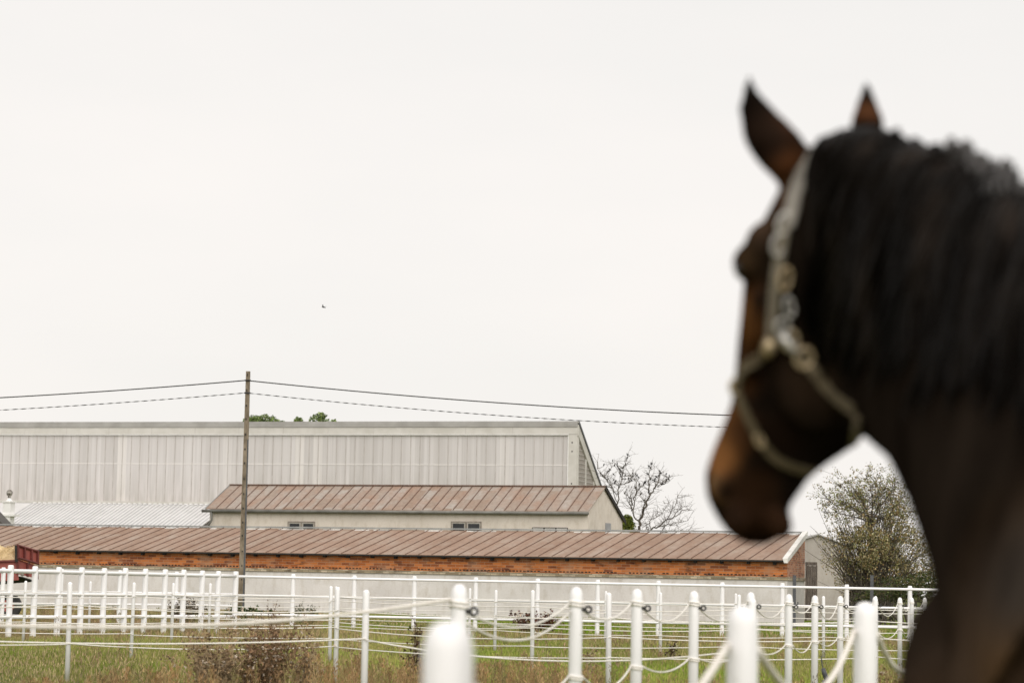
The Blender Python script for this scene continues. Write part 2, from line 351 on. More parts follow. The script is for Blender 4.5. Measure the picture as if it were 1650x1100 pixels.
m = MB(); slab(m, yr, zr-.12, D+.32, zr-s2*(D+.32-yr)-.12, .085, .12, .2); slab(m, yr, zr+.06, D+.32, zr-s2*(D+.32-yr)+.06, -.1, .12, .06); part(m, 'rear_verge_trim', 'darkwood', b)
m = MB(); slab(m, -.25, ze-.28*s1-.03, yr, zr-.03, -L-.19, -L-.155, .14); part(m, 'verge_trim', 'zinc', b)
m = MB(); m.tube([(-L-.35, -.30, ze-.20), (.12, -.30, ze-.16)], .085, 10); M['gutter'] = simple('dull_grey_gutter', (.13, .125, .11), (.20, .195, .175), 2, .6); gt = part(m, 'gutter', 'gutter', b, smooth=True)
m = MB(); m.box(-L, 0, -.2, -.004, ze-.24, ze-.15); part(m, 'soffit_board', 'darkwood', b)
m = MB(); m.tube([(-L+.25, -.3, ze-.25), (-L+.27, -.28, ze-.7), (-L+.05, -.2, ze-1.0), (-L-.35, -.12, ze-1.22), (-L-.48, -.1, ze-1.4), (-L-.45, -.1, ze-2.4), (-L-.45, -.1, .1)], .065, 8); part(m, 'downpipe', 'gutter', gt, smooth=True)
def window(b, x, w, zt, h, panes, fm='frame', bar=.07):
    m = MB(); e = bar
    m.box(x, x+w, -.05, -.004, zt-e, zt); m.box(x, x+w, -.05, -.004, zt-h, zt-h+e)
    m.box(x, x+e, -.05, -.004, zt-h+e, zt-e); m.box(x+w-e, x+w, -.05, -.004, zt-h+e, zt-e)
    for k in range(1, panes): xc = x+w*k/panes; m.box(xc-e*.6, xc+e*.6, -.05, -.004, zt-h+e, zt-e)
    f = part(m, 'window', fm, b)
    for k in range(panes):
        g = MB(); xa = x+w*k/panes+e*1.1; xb = x+w*(k+1)/panes-e*1.1
        if panes == 2:
            s = MB(); q = .035; s.box(xa-.02, xb+.02, -.035, -.012, zt-e-.02-q, zt-e-.0); s.box(xa-.02, xa+q, -.035, -.012, zt-h+e, zt-e-q-.02); s.box(xb-q, xb+.02, -.035, -.012, zt-h+e, zt-e-q-.02); part(s, 'sash', 'sashwood', f)
        g.box(xa, xb, -.02, -.006, zt-h+e, zt-e); part(g, 'pane', 'glass' if panes == 2 else 'wframe', f)
    return f
def xloc(b, px, Y0, th):                          # local x on the front wall seen at column px (ground line)
    lo, hi = -60., 10.
    for _ in range(50):
        mid = (lo+hi)/2; Yw = Y0-mid*math.sin(R(th)); xw = b.location.x+mid*math.cos(R(th))
        if xw < GX(px, Yw)+.0*mid: lo = mid
        else: hi = mid
    return (lo+hi)/2
# columns read off above the wall foot: the roll shifts them by a constant, folded in by using the wall height
def xl(b, px, py, Y0, th):
    lo, hi = -70., 10.
    for _ in range(50):
        mid = (lo+hi)/2; Yw = Y0-mid*math.sin(R(th)); xw = b.location.x+mid*math.cos(R(th))
        if xw < P(px, py, Yw).x: lo = mid
        else: hi = mid
    return (lo+hi)/2
for (pa, pb) in ((464, 508), (727, 776)):
    xa, xb = xl(b, pa, 842, 130, 20), xl(b, pb, 842, 130, 20)
    Yw = 130-(xa+xb)/2*math.sin(R(20)); window(b, xa, xb-xa, P((pa+pb)/2, 839.5, Yw).z, .95, 2)
xa, xb = xl(b, 858, 850, 130, 20), xl(b, 915, 850, 130, 20)
window(b, xa, xb-xa, P(886, 849.5, 131).z, .8, 3, 'darkwood', .035)
dz = 4.95
m = MB(); m.box(.004, .05, 3.05, 3.95, 2.0, dz); d = part(m, 'loft_door', simple('grey_metal_door', (.26, .26, .27), (.33, .33, .34), 2, .5), b)
for hz in (4.0, 2.8): m = MB(); m.box(.049, .07, 3.07, 3.15, hz, hz+.2); part(m, 'hinge', 'darkwood', d)

# --- big pale riding barn
b = frame('riding_barn', 926, 165, 17, 'huge pale riding hall with translucent grey wall panels and concrete frame', 'barn')
L = 64; D = 14; zt = 12.62; zb = 6.95; TH = 17
m = MB(); m.add([(-L, .1, 0), (-.01, .1, 0), (-.01, D, 0), (-L, D, 0), (-L, .1, zt-.3), (-.01, .1, zt-.3), (-.01, D, zt-9.4), (-L, D, zt-9.4)], [(0, 1, 5, 4), (1, 2, 6, 5), (2, 3, 7, 6), (3, 0, 4, 7), (4, 5, 6, 7), (0, 3, 2, 1)]); bw_ = part(m, 'wall', 'louver', b)
m = MB(); m.box(-L, -.62, 0, .095, 1.0, zt-.86); pn = part(m, 'wall_panels', 'barnpanel', b)
m = MB(); x = -1.0; k = 0
while x > -L:
    m.box(x-.018, x+.018, -.03, -.003, zb+.05, zt-.9)
    x -= .69; k += 1
join_into(pn, part(m, 'panel_joints', 'barnrib', pn))
m = MB(); x = -L
m.box(-L, -.62, -.02, -.004, 9.66, 9.74); part(m, 'cross_rail', simple('pale_rail', (.66, .63, .61), (.70, .67, .65), 2, .6), pn)
m = MB(); m.box(-L, 0, -.12, .09, zt-.80, zt-.32); cb_ = part(m, 'concrete_band', 'barnconc', b)
m = MB(); x = -4.6
while x > -L: m.box(x-.015, x+.015, -.125, -.122, zt-.79, zt-.33); x -= 3.4
join_into(cb_, part(m, 'band_joints', 'barnrib', b))
m = MB(); m.box(-L, -.6, -.16, -.01, zt-.87, zt-.81); m.box(-.66, -.60, -.1, -.01, zb, zt-.87); part(m, 'white_trim', 'white', b)
m = MB(); m.box(-L, .02, -.17, .3, zt-.31, zt-.03); part(m, 'roof_edge', 'barnedge', b)
m = MB(); slab(m, -.1, zt-.028, D, zt-.02-.66*D, -L, .12, .12); part(m, 'roof', 'barnedge', b)
m = MB(); m.box(-.60, 0, -.1, .09, 0, zt-.81); cl = part(m, 'corner_column', 'barnconc', b)
m = MB()
for z in (11.2, 10.6, 8.4): m = MB(); m.box(-.38, -.30, -.115, -.101, z, z+.09); part(m, 'bolt', 'darkwood', cl)
m = MB(); slab(m, -.05, zt-.9, D, zt-.9-.66*D, .0, .1, .75); vt = part(m, 'gable_verge', 'barnconc', b)
m = MB(); slab(m, -.05, zt-.15, D, zt-.15-.66*D, .101, .16, .22); part(m, 'verge_flashing', 'steel', vt)
m = MB()
for y in (2.1, 4.3, 6.6): m = MB(); m.box(-.009, .05, y, y+.22, 0, zt-.8-.66*y-.2); part(m, 'gable_mullion', 'barnconc', b)
m = MB(); m.box(-.009, .06, .0, .25, 0, zt-.85); part(m, 'gable_mullion', 'barnconc', b)
m = MB(); z = zb-4
while z < zt-1:
    yy = min(D, (zt-1-z)/.66); m.box(-.009, .02, .26, yy, z, z+.05); z += .3
join_into(bw_, part(m, 'louver_slats', 'barnrib', b))
m = MB(); m.box(-L, 0, -.22, .09, zb-.16, zb+.03); part(m, 'base_ledge', 'barnconc', b)
barn = b

# --- white corrugated lean-to in front of the barn
o_loc = Vector((barn.location.x, barn.location.y, 0)); c_, s_ = math.cos(R(-17)), math.sin(R(-17))
def bl(x, y, z=0): return Vector((barn.location.x+x*c_-y*s_, barn.location.y+x*s_+y*c_, z))
xe = -25.5; xs = -41.0
b = empty('corrugated_lean_to', bl(xe, -8.4), -R(17), 'low annex with pale corrugated metal roof, left of the cream shed', 'annex')
z1 = 6.72; z0 = 3.9; Dl = 8.1
m = MB(); m.box(xs-xe-14, 0, .4, Dl, 0, 3.8); part(m, 'wall', 'plaster', b)
m = MB(); slab(m, 0, z0, Dl, z1, xs-xe-14, 0, .06); rf = part(m, 'roof', 'corr', b)
m = MB(); x = -.2
while x > xs-xe-.3: slab(m, 0, z0+.06, Dl-.1, z1+.06-.1*(z1-z0)/Dl, x-.035, x+.035, .04); x -= .34
join_into(rf, part(m, 'corrugations', 'corrline', rf))
m = MB(); x = -.1
while x > xs-xe: m.box(x-.09, x+.09, Dl-.2, Dl, z1+.03, z1+.13); x -= .4
join_into(rf, part(m, 'ridge_teeth', 'white', rf))
# --- vent stack on it
vp = P(14, 829, 158)
b = empty('vent_stack', (vp.x, 158, 0), -R(17), 'white roof vent box with round grey metal cowl at far left', 'vent')
z = vp.z; m = MB(); m.box(-.28, .26, -.3, .3, 0, z+.80); part(m, 'stack', 'white', b)
m = MB(); m.box(-.34, .32, -.36, .36, z+.80, z+.88); m.tube([(0, 0, z+.88), (0, 0, z+1.08)], [.24, .12], 14); part(m, 'cap', 'white', b)
m = MB(); m.box(-.4, .6, -.4, .36, z-.1, z+.04); part(m, 'flashing', 'white', b)
m = MB(); m.tube([(0, 0, z+1.08), (0, 0, z+1.25)], .1, 10); m.ball((0, 0, z+1.42), .21, .21, .23, 14); part(m, 'cowl', simple('metal_cowl', (.12, .10, .08), (.5, .48, .44), 5, .45, metal=.4), b, smooth=True)
# --- dark gabled outbuilding at the left edge
Y = 124; A = P(12, 849, Y); B = P(-75, 757, Y)
b = empty('dark_gabled_hut', (B.x, Y, 0), 0, 'dark roofed gable end poking up behind the brick stable at the left edge', 'hut')
hw = A.x-B.x; zt_ = B.z; za = A.z
m = MB(); m.add([(-hw, 0, 0), (hw, 0, 0), (hw, 2, 0), (-hw, 2, 0), (-hw, 0, za), (hw, 0, za), (0, 0, zt_-.1), (0, 2, zt_-.1), (hw, 2, za), (-hw, 2, za)], [(0, 1, 5, 6, 4), (1, 2, 8, 5), (3, 9, 7, 8, 2), (0, 4, 9, 3)]); part(m, 'wall', 'oldwood', b)
for sg in (1, -1):
    m = MB(); a0 = (0, zt_); a1 = (sg*(hw+.05), za-(zt_-za)/hw*.05)
    m.hexa([(a0[0], -.4, a0[1]-.22), (a1[0], -.4, a1[1]-.22), (a1[0], 2.1, a1[1]-.22), (a0[0], 2.1, a0[1]-.22), (a0[0], -.4, a0[1]), (a1[0], -.4, a1[1]), (a1[0], 2.1, a1[1]), (a0[0], 2.1, a0[1])]); part(m, 'roof', simple('dark_felt_roof', (.05, .045, .04), (.10, .09, .08), 2, .8), b)

# --- grey rendered building on the right with old wooden door
Y = 122; th = 12; b = frame('grey_outbuilding', 1296, Y, 0, 'plain grey rendered outbuilding with low gable between brick stable and leafy tree', 'outbuilding')
a = P(1318, 862, Y); lft = P(1292, 870, Y).x-b.location.x; rgt = P(1372, 884, Y).x-b.location.x; pk = a.x-b.location.x
zl = P(1292, 871, Y).z; zrr = P(1372, 884, Y).z
m = MB(); m.add([(lft, 0, 0), (rgt, 0, 0), (rgt, 0, zrr), (pk, 0, a.z), (lft, 0, zl), (lft, 9, 0), (rgt, 9, 0), (rgt, 9, zrr), (pk, 9, a.z), (lft, 9, zl)], [(0, 1, 2, 3, 4), (5, 9, 8, 7, 6), (0, 4, 9, 5), (1, 6, 7, 2), (2, 7, 8, 3), (3, 8, 9, 4)]); part(m, 'wall', 'greyrender', b)
m = MB()
for (xa, za_, xb, zb_) in ((lft-.1, zl, pk, a.z), (pk, a.z, rgt+.2, zrr)): m.hexa([(xa, -.15, za_+.003), (xb, -.15, zb_+.003), (xb, 9.1, zb_+.003), (xa, 9.1, za_+.003), (xa, -.15, za_+.07), (xb, -.15, zb_+.07), (xb, 9.1, zb_+.07), (xa, 9.1, za_+.07)])
part(m, 'roof', 'barnedge', b)
p0 = P(1300, 905, 112); b = empty('wooden_door', (P(1307, 950, 112).x, 112, 0), 0, 'tall old dark plank door standing beside the brick gable wall', 'door')
hd = P(1307, 905, 112).z
m = MB()
for k in range(4): m.box(-.2+k*.105, -.2+k*.105+.095, 0, .05, .15, hd-.16-.02*(k % 2))
part(m, 'planks', 'oldwood', b)
m = MB(); m.box(-.27, .27, -.03, .08, hd-.15, hd); m.box(-.26, -.205, -.02, .08, 0, hd-.15); m.box(.225, .28, -.02, .08, 0, hd-.15); part(m, 'door_frame', 'oldwood', b)
# --- two dark steel gate posts
for (px, py, Yp, lab) in ((1279.5, 927, 88, 'dark grey steel post in front of the brick gable corner'), (1404.5, 927, 88, 'dark grey steel post in front of the leafy tree')):
    q = P(px, py, Yp); x0 = GX(px, Yp)
    b = empty('steel_post', (x0, Yp, 0), 0, lab, 'post', 'steel gate posts')
    m = MB(); m.box(-.055, .055, -.055, .055, 0, q.z); part(m, 'shaft', 'steel', b)
    m = MB(); m.box(-.062, .062, -.062, .062, q.z, q.z+.02); part(m, 'cap', 'steel', b)
    m = MB(); m.tube([(.06, 0, .9), (.13, 0, .95), (.13, 0, 1.02)], .02, 6); part(m, 'hook', 'steel', b)

# ============================================================ POLE AND CABLES
Yp = 95; b = empty('utility_pole', (GX(388, Yp), Yp, 0), 0, 'tall weathered concrete utility pole in front of the brick stable', 'utility pole')
zt_ = P(397, 598, Yp).z
m = MB(); m.hexa([(-.125, -.1, 0), (.125, -.1, 0), (.125, .1, 0), (-.125, .1, 0), (-.08, -.07, zt_), (.08, -.07, zt_), (.08, .07, zt_), (-.08, .07, zt_)]); pl = part(m, 'shaft', 'concrete_pole', b)
m = MB(); m.hexa([(.06, -.106, 0), (.13, -.106, 0), (.13, -.09, 0), (.06, -.09, 0), (.055, -.086, zt_*.72), (.105, -.086, zt_*.72), (.105, -.07, zt_*.72), (.055, -.07, zt_*.72)]); part(m, 'conduit', 'steel', b)
m = MB(); z = .8
while z < zt_:
    w = .125-.045*z/zt_; xx = -.012 if z > 3 else .0; m.box(xx-.022-.02*rng.random(), xx+.012, -.115+.03*z/zt_, -.09+.03*z/zt_, z, z+.06+.04*rng.random()); z += .5+.12*rng.random()
join_into(pl, part(m, 'step_holes', 'darkwood', pl))
m = MB()
for py in (613, 633): m = MB(); z = P(397, py, Yp).z; m.box(-.12, .12, -.1, -.07, z-.03, z+.03); part(m, 'cable_clamp', 'black', b)
def cable(name, a1, b1, n0, n1, py0, twist, label):
    pts = [P(397+s, py0+a1*s+b1*s*s, Yp) for s in np.linspace(n0, n1, 640 if twist else 60)]
    for p in pts: p.y = Yp-.11
    m = MB()
    if not twist: m.tube(pts, .024, 6)
    else:
        tot = (pts[-1]-pts[0]).length; vs = []; fs = []
        m.loft([(p, Vector((0, math.cos(2*math.pi*tot*i/len(pts)/.68), math.sin(2*math.pi*tot*i/len(pts)/.68)))*.019, Vector((0, -math.sin(2*math.pi*tot*i/len(pts)/.68), math.cos(2*math.pi*tot*i/len(pts)/.68)))*.005) for i, p in enumerate(pts)], 6)
    o = m.build(name, M['wire'], smooth=True); return tag(o, label, 'cable', 'overhead cables')
cable('overhead_cable', .1068, -4.45e-5, 0, 1560, 613, False, 'thick upper black cable running right from the pole toward the horse')
cable('overhead_cable', .1095, -4.9e-5, 0, 1560, 633, True, 'thin lower twisted cable running right from the pole toward the horse')
cable('overhead_cable', -.0865, -4.1e-5, -700, 0, 613, False, 'thick upper black cable running left from the pole')
cable('overhead_cable', -.0865, -4.1e-5, -700, 0, 633, True, 'thin lower twisted cable running left from the pole')

# ============================================================ FENCES
def postmesh(m, x, y, H, r, dome=True, lean=0):
    top = Vector((x+lean, y, H)); bot = Vector((x, y, -.05))
    n = 14 if r*3896/y > 8 else 10
    if dome:
        h = r*1.1; zs = [0, .6, .85, 1.0]
        pts = [bot, Vector((x+lean*.97, y, H-h))]+[Vector((top.x, y, H-h+h*t)) for t in (.35, .6, .82, .95, 1)]
        m.tube(pts, [r, r, r*.94, r*.82, r*.6, r*.35, r*.06], n)
def sagrope(a, b, sag, n=14):
    return [a.lerp(b, t)+Vector((0, 0, -4*sag*t*(1-t))) for t in np.linspace(0, 1, n)]
def fence_root(name, x, y, label, cat, group=None): return empty(name, (x, y, 0), 0, label, cat, group)
PH = 1.30
def rowfence(cols, Y, label, levels, sag, rr=.0075, H=None, name='rope_fence', ext=True):
    xs = [GX(c, y_) for c, y_ in cols]; ys = [y_ for c, y_ in cols]
    step = 3.45
    pts = list(zip(xs, ys)); pts.sort()
    if ext: pts = [(pts[0][0]-step*k, pts[0][1]) for k in (1,)]+pts+[(pts[-1][0]+step*k, pts[-1][1]) for k in (1,)]
    root = fence_root(name, pts[0][0], pts[0][1], label, 'fence', 'white rope paddock fences')
    for x, y in pts:
        m = MB(); postmesh(m, x, y, PH+rng.uniform(-.015, .015), .033+rng.uniform(-.002, .002), lean=rng.uniform(-.012, .012)); childmesh(m, 'post', M['post'], root, smooth=True)
    for lv in levels:
        for (xa, ya), (xb, yb) in zip(pts[:-1], pts[1:]):
            m = MB(); m.tube(sagrope(Vector((xa, ya-.04, lv+rng.uniform(-.015, .015))), Vector((xb, yb-.04, lv+rng.uniform(-.015, .015))), sag*rng.uniform(.4, 1.5)), rr, 5)
            childmesh(m, 'rope', M['rope'], root, smooth=True)
    return root
rowfence([(-460, 22.4), (585, 22.4), (1209, 21.1)], 22, 'nearest crosswise rope fence with tall post left of centre in front of brown weeds', [.86, .25], .10, .0075, ext=False)
rowfence([(108, 32), (540, 33), (980, 30), (1410, 33)], 32, 'second crosswise rope fence behind the thistle bush with post standing at far left', [1.0, .76, .5], .05, .007)
rowfence([(211, 42), (531, 41.5), (857, 38.5), (1190, 41)], 41, 'middle crosswise rope fence across the green paddock', [1.05, .72, .42], .035, .0075)
rowfence([(37, 50), (276, 52), (543, 53), (797, 50.5), (1064, 49), (1327, 50)], 51, 'fourth crosswise rope fence with thin posts before the rail fence', [1.05, .75, .45], .03, .008)
rowfence([(143, 60), (336, 61), (540, 62), (756, 61), (975, 60), (1185, 60)], 61, 'farthest rope fence with the thinnest posts close to the rail fence', [1.05, .75, .45], .02, .009)

# --- riding arena rail fence: three rails, thick posts
def railfence(cols, H, r, levels, label, group='white rail fences', rr=.05):
    pts = [(GX(c, y), y) for c, y in cols]
    root = fence_root('rail_fence', pts[0][0], pts[0][1], label, 'fence', group)
    for x, y in pts:
        m = MB(); H_ = H+rng.uniform(-.01, .01); m.tube([(x, y, -.05), (x, y, H_-.05), (x, y, H_-.02), (x, y, H_)], [r, r, r*.93, r*.7], 12); childmesh(m, 'post', M['post'], root, smooth=False)
    for lv in levels:
        m = MB(); m.tube([Vector((x, y-r*.75, lv)) for x, y in pts], rr, 8); childmesh(m, 'rail', M['post'], root, smooth=True)
    return root
def postY(top, px, H): return (H-CAMZ)*FPX/((945.5+.0192*(px-825))-top)
# front run on the right, then the rounded corner on the left
H_ = 1.6
right = [(470, 922), (569, 926.5), (666, 929.5), (765, 932), (865, 934), (962, 936.5), (1060, 938.5), (1163, 940.5), (1260, 942.3), (1364, 944.2), (1466, 946), (1570, 948), (1676, 950)]
rc = [(px, 67.5+ (470-px)*.0008) for px, t in right]
left = [(377, 62.5), (349, 61.8), (323, 61.2), (293, 60.5), (263, 59.8), (231, 59.1), (198.5, 58.3), (164.5, 57.5), (128, 56.7), (91, 55.9), (52.5, 55.1), (13, 54.3), (-28, 53.5), (-70, 52.8)]
lf = []
for i, (px, y) in enumerate(left): lf.append((px, y))
railfence(rc[:0]+[(377, 66.9)]+rc, H_, .062, (1.50, .98, .46), 'white three-rail arena fence running right in front of the brick stable', rr=.035)
railfence(lf, 1.62, .07, (1.50, .99, .47), 'closely spaced white three-rail fence curving along the left side', rr=.042)
railfence([(-80, 64), (2, 66), (96, 68), (190.5, 70), (282, 72), (377, 72.5)], 1.62, .062, (1.5, .98, .64), 'far side of white rail fence glimpsed behind the closely spaced rails at left', rr=.034)

# --- near line of white posts with slack ropes and black ring insulators
def ringins(m, c, r=.018):
    n = 14; pts = [c+Vector((r*math.cos(a), .004*math.sin(a*2), r*math.sin(a))) for a in np.linspace(0, 2*math.pi, n)]
    m.tube(pts, .0065, 6)
colsB = [(739, 11.2), (928, 13.7), (1026, 15.8), (1118, 18.1), (1209.5, 21.4), (1271, 24), (1313, 26.4), (1354, 29.1), (1410, 34), (1450, 38), (1469, 41.4), (1490, 45)]
root = fence_root('slack_rope_fence', GX(739, 11.2), 11.2, 'line of white posts with slack ropes and black ring insulators receding right of centre', 'fence', 'slack rope fences near the horse')
tops = {739: 940, 928: 945, 1026: 948, 1118: 951.5, 1209.5: 953.5, 1271: 956.5, 1313: 958.5, 1354: 959.5, 1410: 960.5, 1450: 962, 1469: 962, 1490: 962}
PB = []
for c, y in colsB:
    q = P(c, tops[c], y); x = P(c, 1000, y).x; r = .037
    m = MB(); H = q.z; xb = GX(c, y)*.0+P(c, 1040, y).x
    # slight collar where the tie sits
    m.tube([(x, y, -.05), (x, y, H-.055), (x, y, H-.04), (x, y, H-.02), (x, y, H-.006), (x, y, H)], [r, r, r*.95, r*.8, r*.5, r*.05], 18)
    po = childmesh(m, 'post', M['post'], root, smooth=True)
    PB.append((x, y, H))
    for dzs in ((.085, .105), (.50, .515)):
      tie = MB()
      for dz in dzs:
        an = np.linspace(0, 2*math.pi, 14); tie.tube([Vector((x+(r+.005)*math.cos(a), y+(r+.005)*math.sin(a), H-dz+.004*math.sin(2*a))) for a in an], .006, 6)
      childmesh(tie, 'rope_tie', M['rope'], root, smooth=True)
    if y < 45:
        im = MB(); cc = Vector((x+r+.032, y-.02, H-.125)); ringins(im, cc, .017); im.tube([Vector((x+r-.004, y-.01, H-.125)), Vector((x+r+.018, y-.02, H-.125))], .010, 8)
        childmesh(im, 'insulator', M['black'], root, smooth=True)
for i in range(len(PB)-1):
    a, b_ = PB[i], PB[i+1]
    for lv, sg in ((.09, .16), (.50, .13)) if i else ((.09, .15), (.14, .21), (.50, .13)):
        if i == 0 and lv == .16: sg = .14
        p0 = Vector((a[0]+.04, a[1]-.01, a[2]-lv-(.04 if lv < .2 else 0))); p1 = Vector((b_[0]-.035, b_[1]-.02, b_[2]-lv))
        m = MB(); m.tube(sagrope(p0, p1, sg*random.uniform(.45, 1.1), 18), .0062, 6); childmesh(m, 'slack_rope', M['rope'], root, smooth=True)
# the taut rope from its first post off to the left, toward the camera
a = PB[0]; m = MB(); m.tube(sagrope(Vector((a[0]-.03, a[1], a[2]-.07)), P(-420, 975, 8.2), .10, 30), .008, 8); childmesh(m, 'rope', M['rope_near'], root, smooth=True)
m = MB(); m.tube(sagrope(Vector((a[0]-.03, a[1], a[2]-.5)), P(-420, 1140, 8.2), .05, 30), .008, 8); childmesh(m, 'rope', M['rope_near'], root, smooth=True)

colsA = [(722, 3.9, 999), (1196, 6.35, 976), (1394, 8.5, 969), (1512, 10.8, 967), (1588, 13.1, 965)]
root = fence_root('slack_rope_fence', GX(722, 3.9), 3.9, 'nearest blurred line of thick white posts with slack rope beside the horse', 'fence', 'slack rope fences near the horse')
PA = []
for c, y, t in colsA:
    q = P(c, t, y); x = P(c, 1060, y).x; H = q.z; r = .041
    m = MB(); m.tube([(x, y, -.05), (x, y, H-.05), (x, y, H-.035), (x, y, H-.018), (x, y, H-.005), (x, y, H)], [r, r, r*.95, r*.82, r*.55, r*.05], 24)
    childmesh(m, 'post', M['post'], root, smooth=True); PA.append((x, y, H))
for i in range(len(PA)-1):
    a, b_ = PA[i], PA[i+1]
    m = MB(); m.tube(sagrope(Vector((a[0]+.04, a[1], a[2]-.11)), Vector((b_[0]-.04, b_[1]-.01, b_[2]-.10)), .17, 26), .0105, 8); childmesh(m, 'slack_rope', M['rope_near'], root, smooth=True)
# gate handle hanging in the second line
b = empty('gate_handle', tuple(P(1330, 1090, 28)), 0, 'dark grey plastic gate handle hanging between white posts at lower right', 'gate handle')
m = MB(); m.tube([P(1326, 1076, 28), P(1328, 1083, 28), P(1333, 1096, 28)], [.022, .027, .03], 10); childmesh(m, 'grip', M['steel'], b, smooth=True)
m = MB(); m.tube([P(1332, 1094, 28), P(1333, 1098, 28)], [.06, .055], 14); childmesh(m, 'disc', M['black'], b)
m = MB(); m.tube([P(1323, 1056, 28), P(1324, 1066, 28), P(1326, 1077, 28)], .006, 6); childmesh(m, 'hook', M['steel'], b)

# ============================================================ RED TRAILER
Yt = 80
def TP(px, py, dy=0): return P(px, py, Yt+dy)
b = empty('farm_trailer', (GX(20, Yt), Yt, 0), 0, 'faded red farm trailer with open tailboard carrying a straw heap by the brick stable', 'trailer')
def quadslab(m, pts, t=.08):                      # four world points, thickened away from the camera
    pts = [Vector(p) for p in pts]; d = Vector((0, t, 0)); m.hexa([p for p in pts]+[p+d for p in pts])
m = MB(); quadslab(m, [TP(-60, 906), TP(25, 902), TP(30, 934), TP(-60, 940)]); 
sb_ = childmesh(m, 'side_board', M['red'], b)
m = MB(); quadslab(m, [TP(28, 900, .0), TP(61, 912, 1.2), TP(61, 932, 1.2), TP(28, 924, 0)]); childmesh(m, 'rear_board', M['red'], b)
m = MB(); quadslab(m, [TP(28, 878, -.05), TP(62, 888, 1.15), TP(62, 908, 1.15), TP(28, 898, -.05)]); tb = childmesh(m, 'tailboard', M['red'], b)
m = MB()
for t in (0.03, .35, .68, .97):
    xa = 28+34*t; ya = 878+10*t; m.tube([TP(xa, ya, -.12+1.2*t), TP(xa, ya+20, -.12+1.2*t)], .045, 5)
m.tube([TP(28, 878, -.12), TP(62, 888, 1.08)], .04, 5); m.tube([TP(28, 898, -.12), TP(62, 908, 1.08)], .045, 5)
join_into(tb, childmesh(m, 'board_ribs', M['redrib'], b))
m = MB()
for t in (0.02, .5, .97):
    xa = 28+33*t; m.tube([TP(xa, 902+10*t, -.08+1.2*t), TP(xa, 925+8*t, -.08+1.2*t)], .045, 5)
m.tube([TP(-60, 906, -.06), TP(26, 903, -.06)], .04, 5); join_into(tb, childmesh(m, 'frame_ribs', M['redrib'], b))
m = MB(); m.tube([TP(26, 878, -.1), TP(26.5, 905, -.1)], .05, 6); childmesh(m, 'corner_post', M['darkwood'], b)
m = MB(); quadslab(m, [TP(-60, 934, .3), TP(30, 928, .3), TP(56, 936, 1.4), TP(-60, 946, .6)], .5); childmesh(m, 'chassis', M['rubber'], b)
m = MB(); c = TP(36, 925, -.06); m.ball(c, .06, .04, .06, 8); childmesh(m, 'reflector', M['frame'], b, smooth=True)
for px in (14, -38):
    w = empty('x', (0, 0, 0), 0, None, None); bpy.data.objects.remove(w)
    c = P(px, 950, Yt+.3); zc = .42
    m = MB(); pr = [(.42, 0), (.42, .2), (.36, .25), (.22, .25), (.22, 0)]
    m.tube([Vector((c.x, c.y-.02, zc)), Vector((c.x, c.y, zc)), Vector((c.x, c.y+.22, zc)), Vector((c.x, c.y+.24, zc))], [.36, .42, .42, .36], 20); wl = childmesh(m, 'wheel', M['rubber'], b)
    m = MB(); m.tube([Vector((c.x, c.y-.035, zc)), Vector((c.x, c.y+.0, zc))], [.2, .22], 14); o = m.build('rim', M['red']); o.parent = b; o.location = -b.location; 
    o.parent = wl; o.location = -(Vector(b.location))
# straw heap: a bumpy mound
m = MB(); nx, ny = 26, 8; x0 = TP(-70, 900).x; x1 = TP(25, 900).x; vs = []; fs = []
for i in range(nx+1):
    for j in range(ny+1):
        u = i/nx; v = j/ny; x = x0+(x1-x0)*u; y = Yt+.1+1.5*v
        edge = min(1, u*8, (1-u)*14)*.75+.25; base = TP(0, 903).z; top = TP(0, 881).z
        h = base+(top-base)*edge*min(1, v*3+.25)*(1 if v < .8 else .6)+.10*noise.noise(Vector((x*2.1, y*2.1, 3)))
        vs.append((x, y, h))
for i in range(nx):
    for j in range(ny): a = i*(ny+1)+j; fs.append((a, a+ny+1, a+ny+2, a+1))
n0 = len(vs)
for i in range(nx+1): vs.append((x0+(x1-x0)*i/nx, Yt+.1, TP(0, 930).z))
for i in range(nx): fs.append((n0+i, n0+i+1, (i+1)*(ny+1), i*(ny+1)))
m.add(vs, fs)
for _ in range(900):
    x = rng.uniform(x0, x1-.05); y = Yt+.1+rng.uniform(-.02, .5); z = TP(0, 902).z+rng.uniform(0, 1)*(TP(0, 880).z-TP(0, 902).z)
    d = Vector((rng.uniform(-1, 1), rng.uniform(-.4, .1), rng.uniform(-.7, .7))).normalized()*rng.uniform(.06, .16); p = Vector((x, y-.04, z)); m.tube([p, p+d], .006, 3, False)
tag(m.build('straw_heap', M['straw']), 'golden straw heap loaded inside the red trailer', 'straw heap')

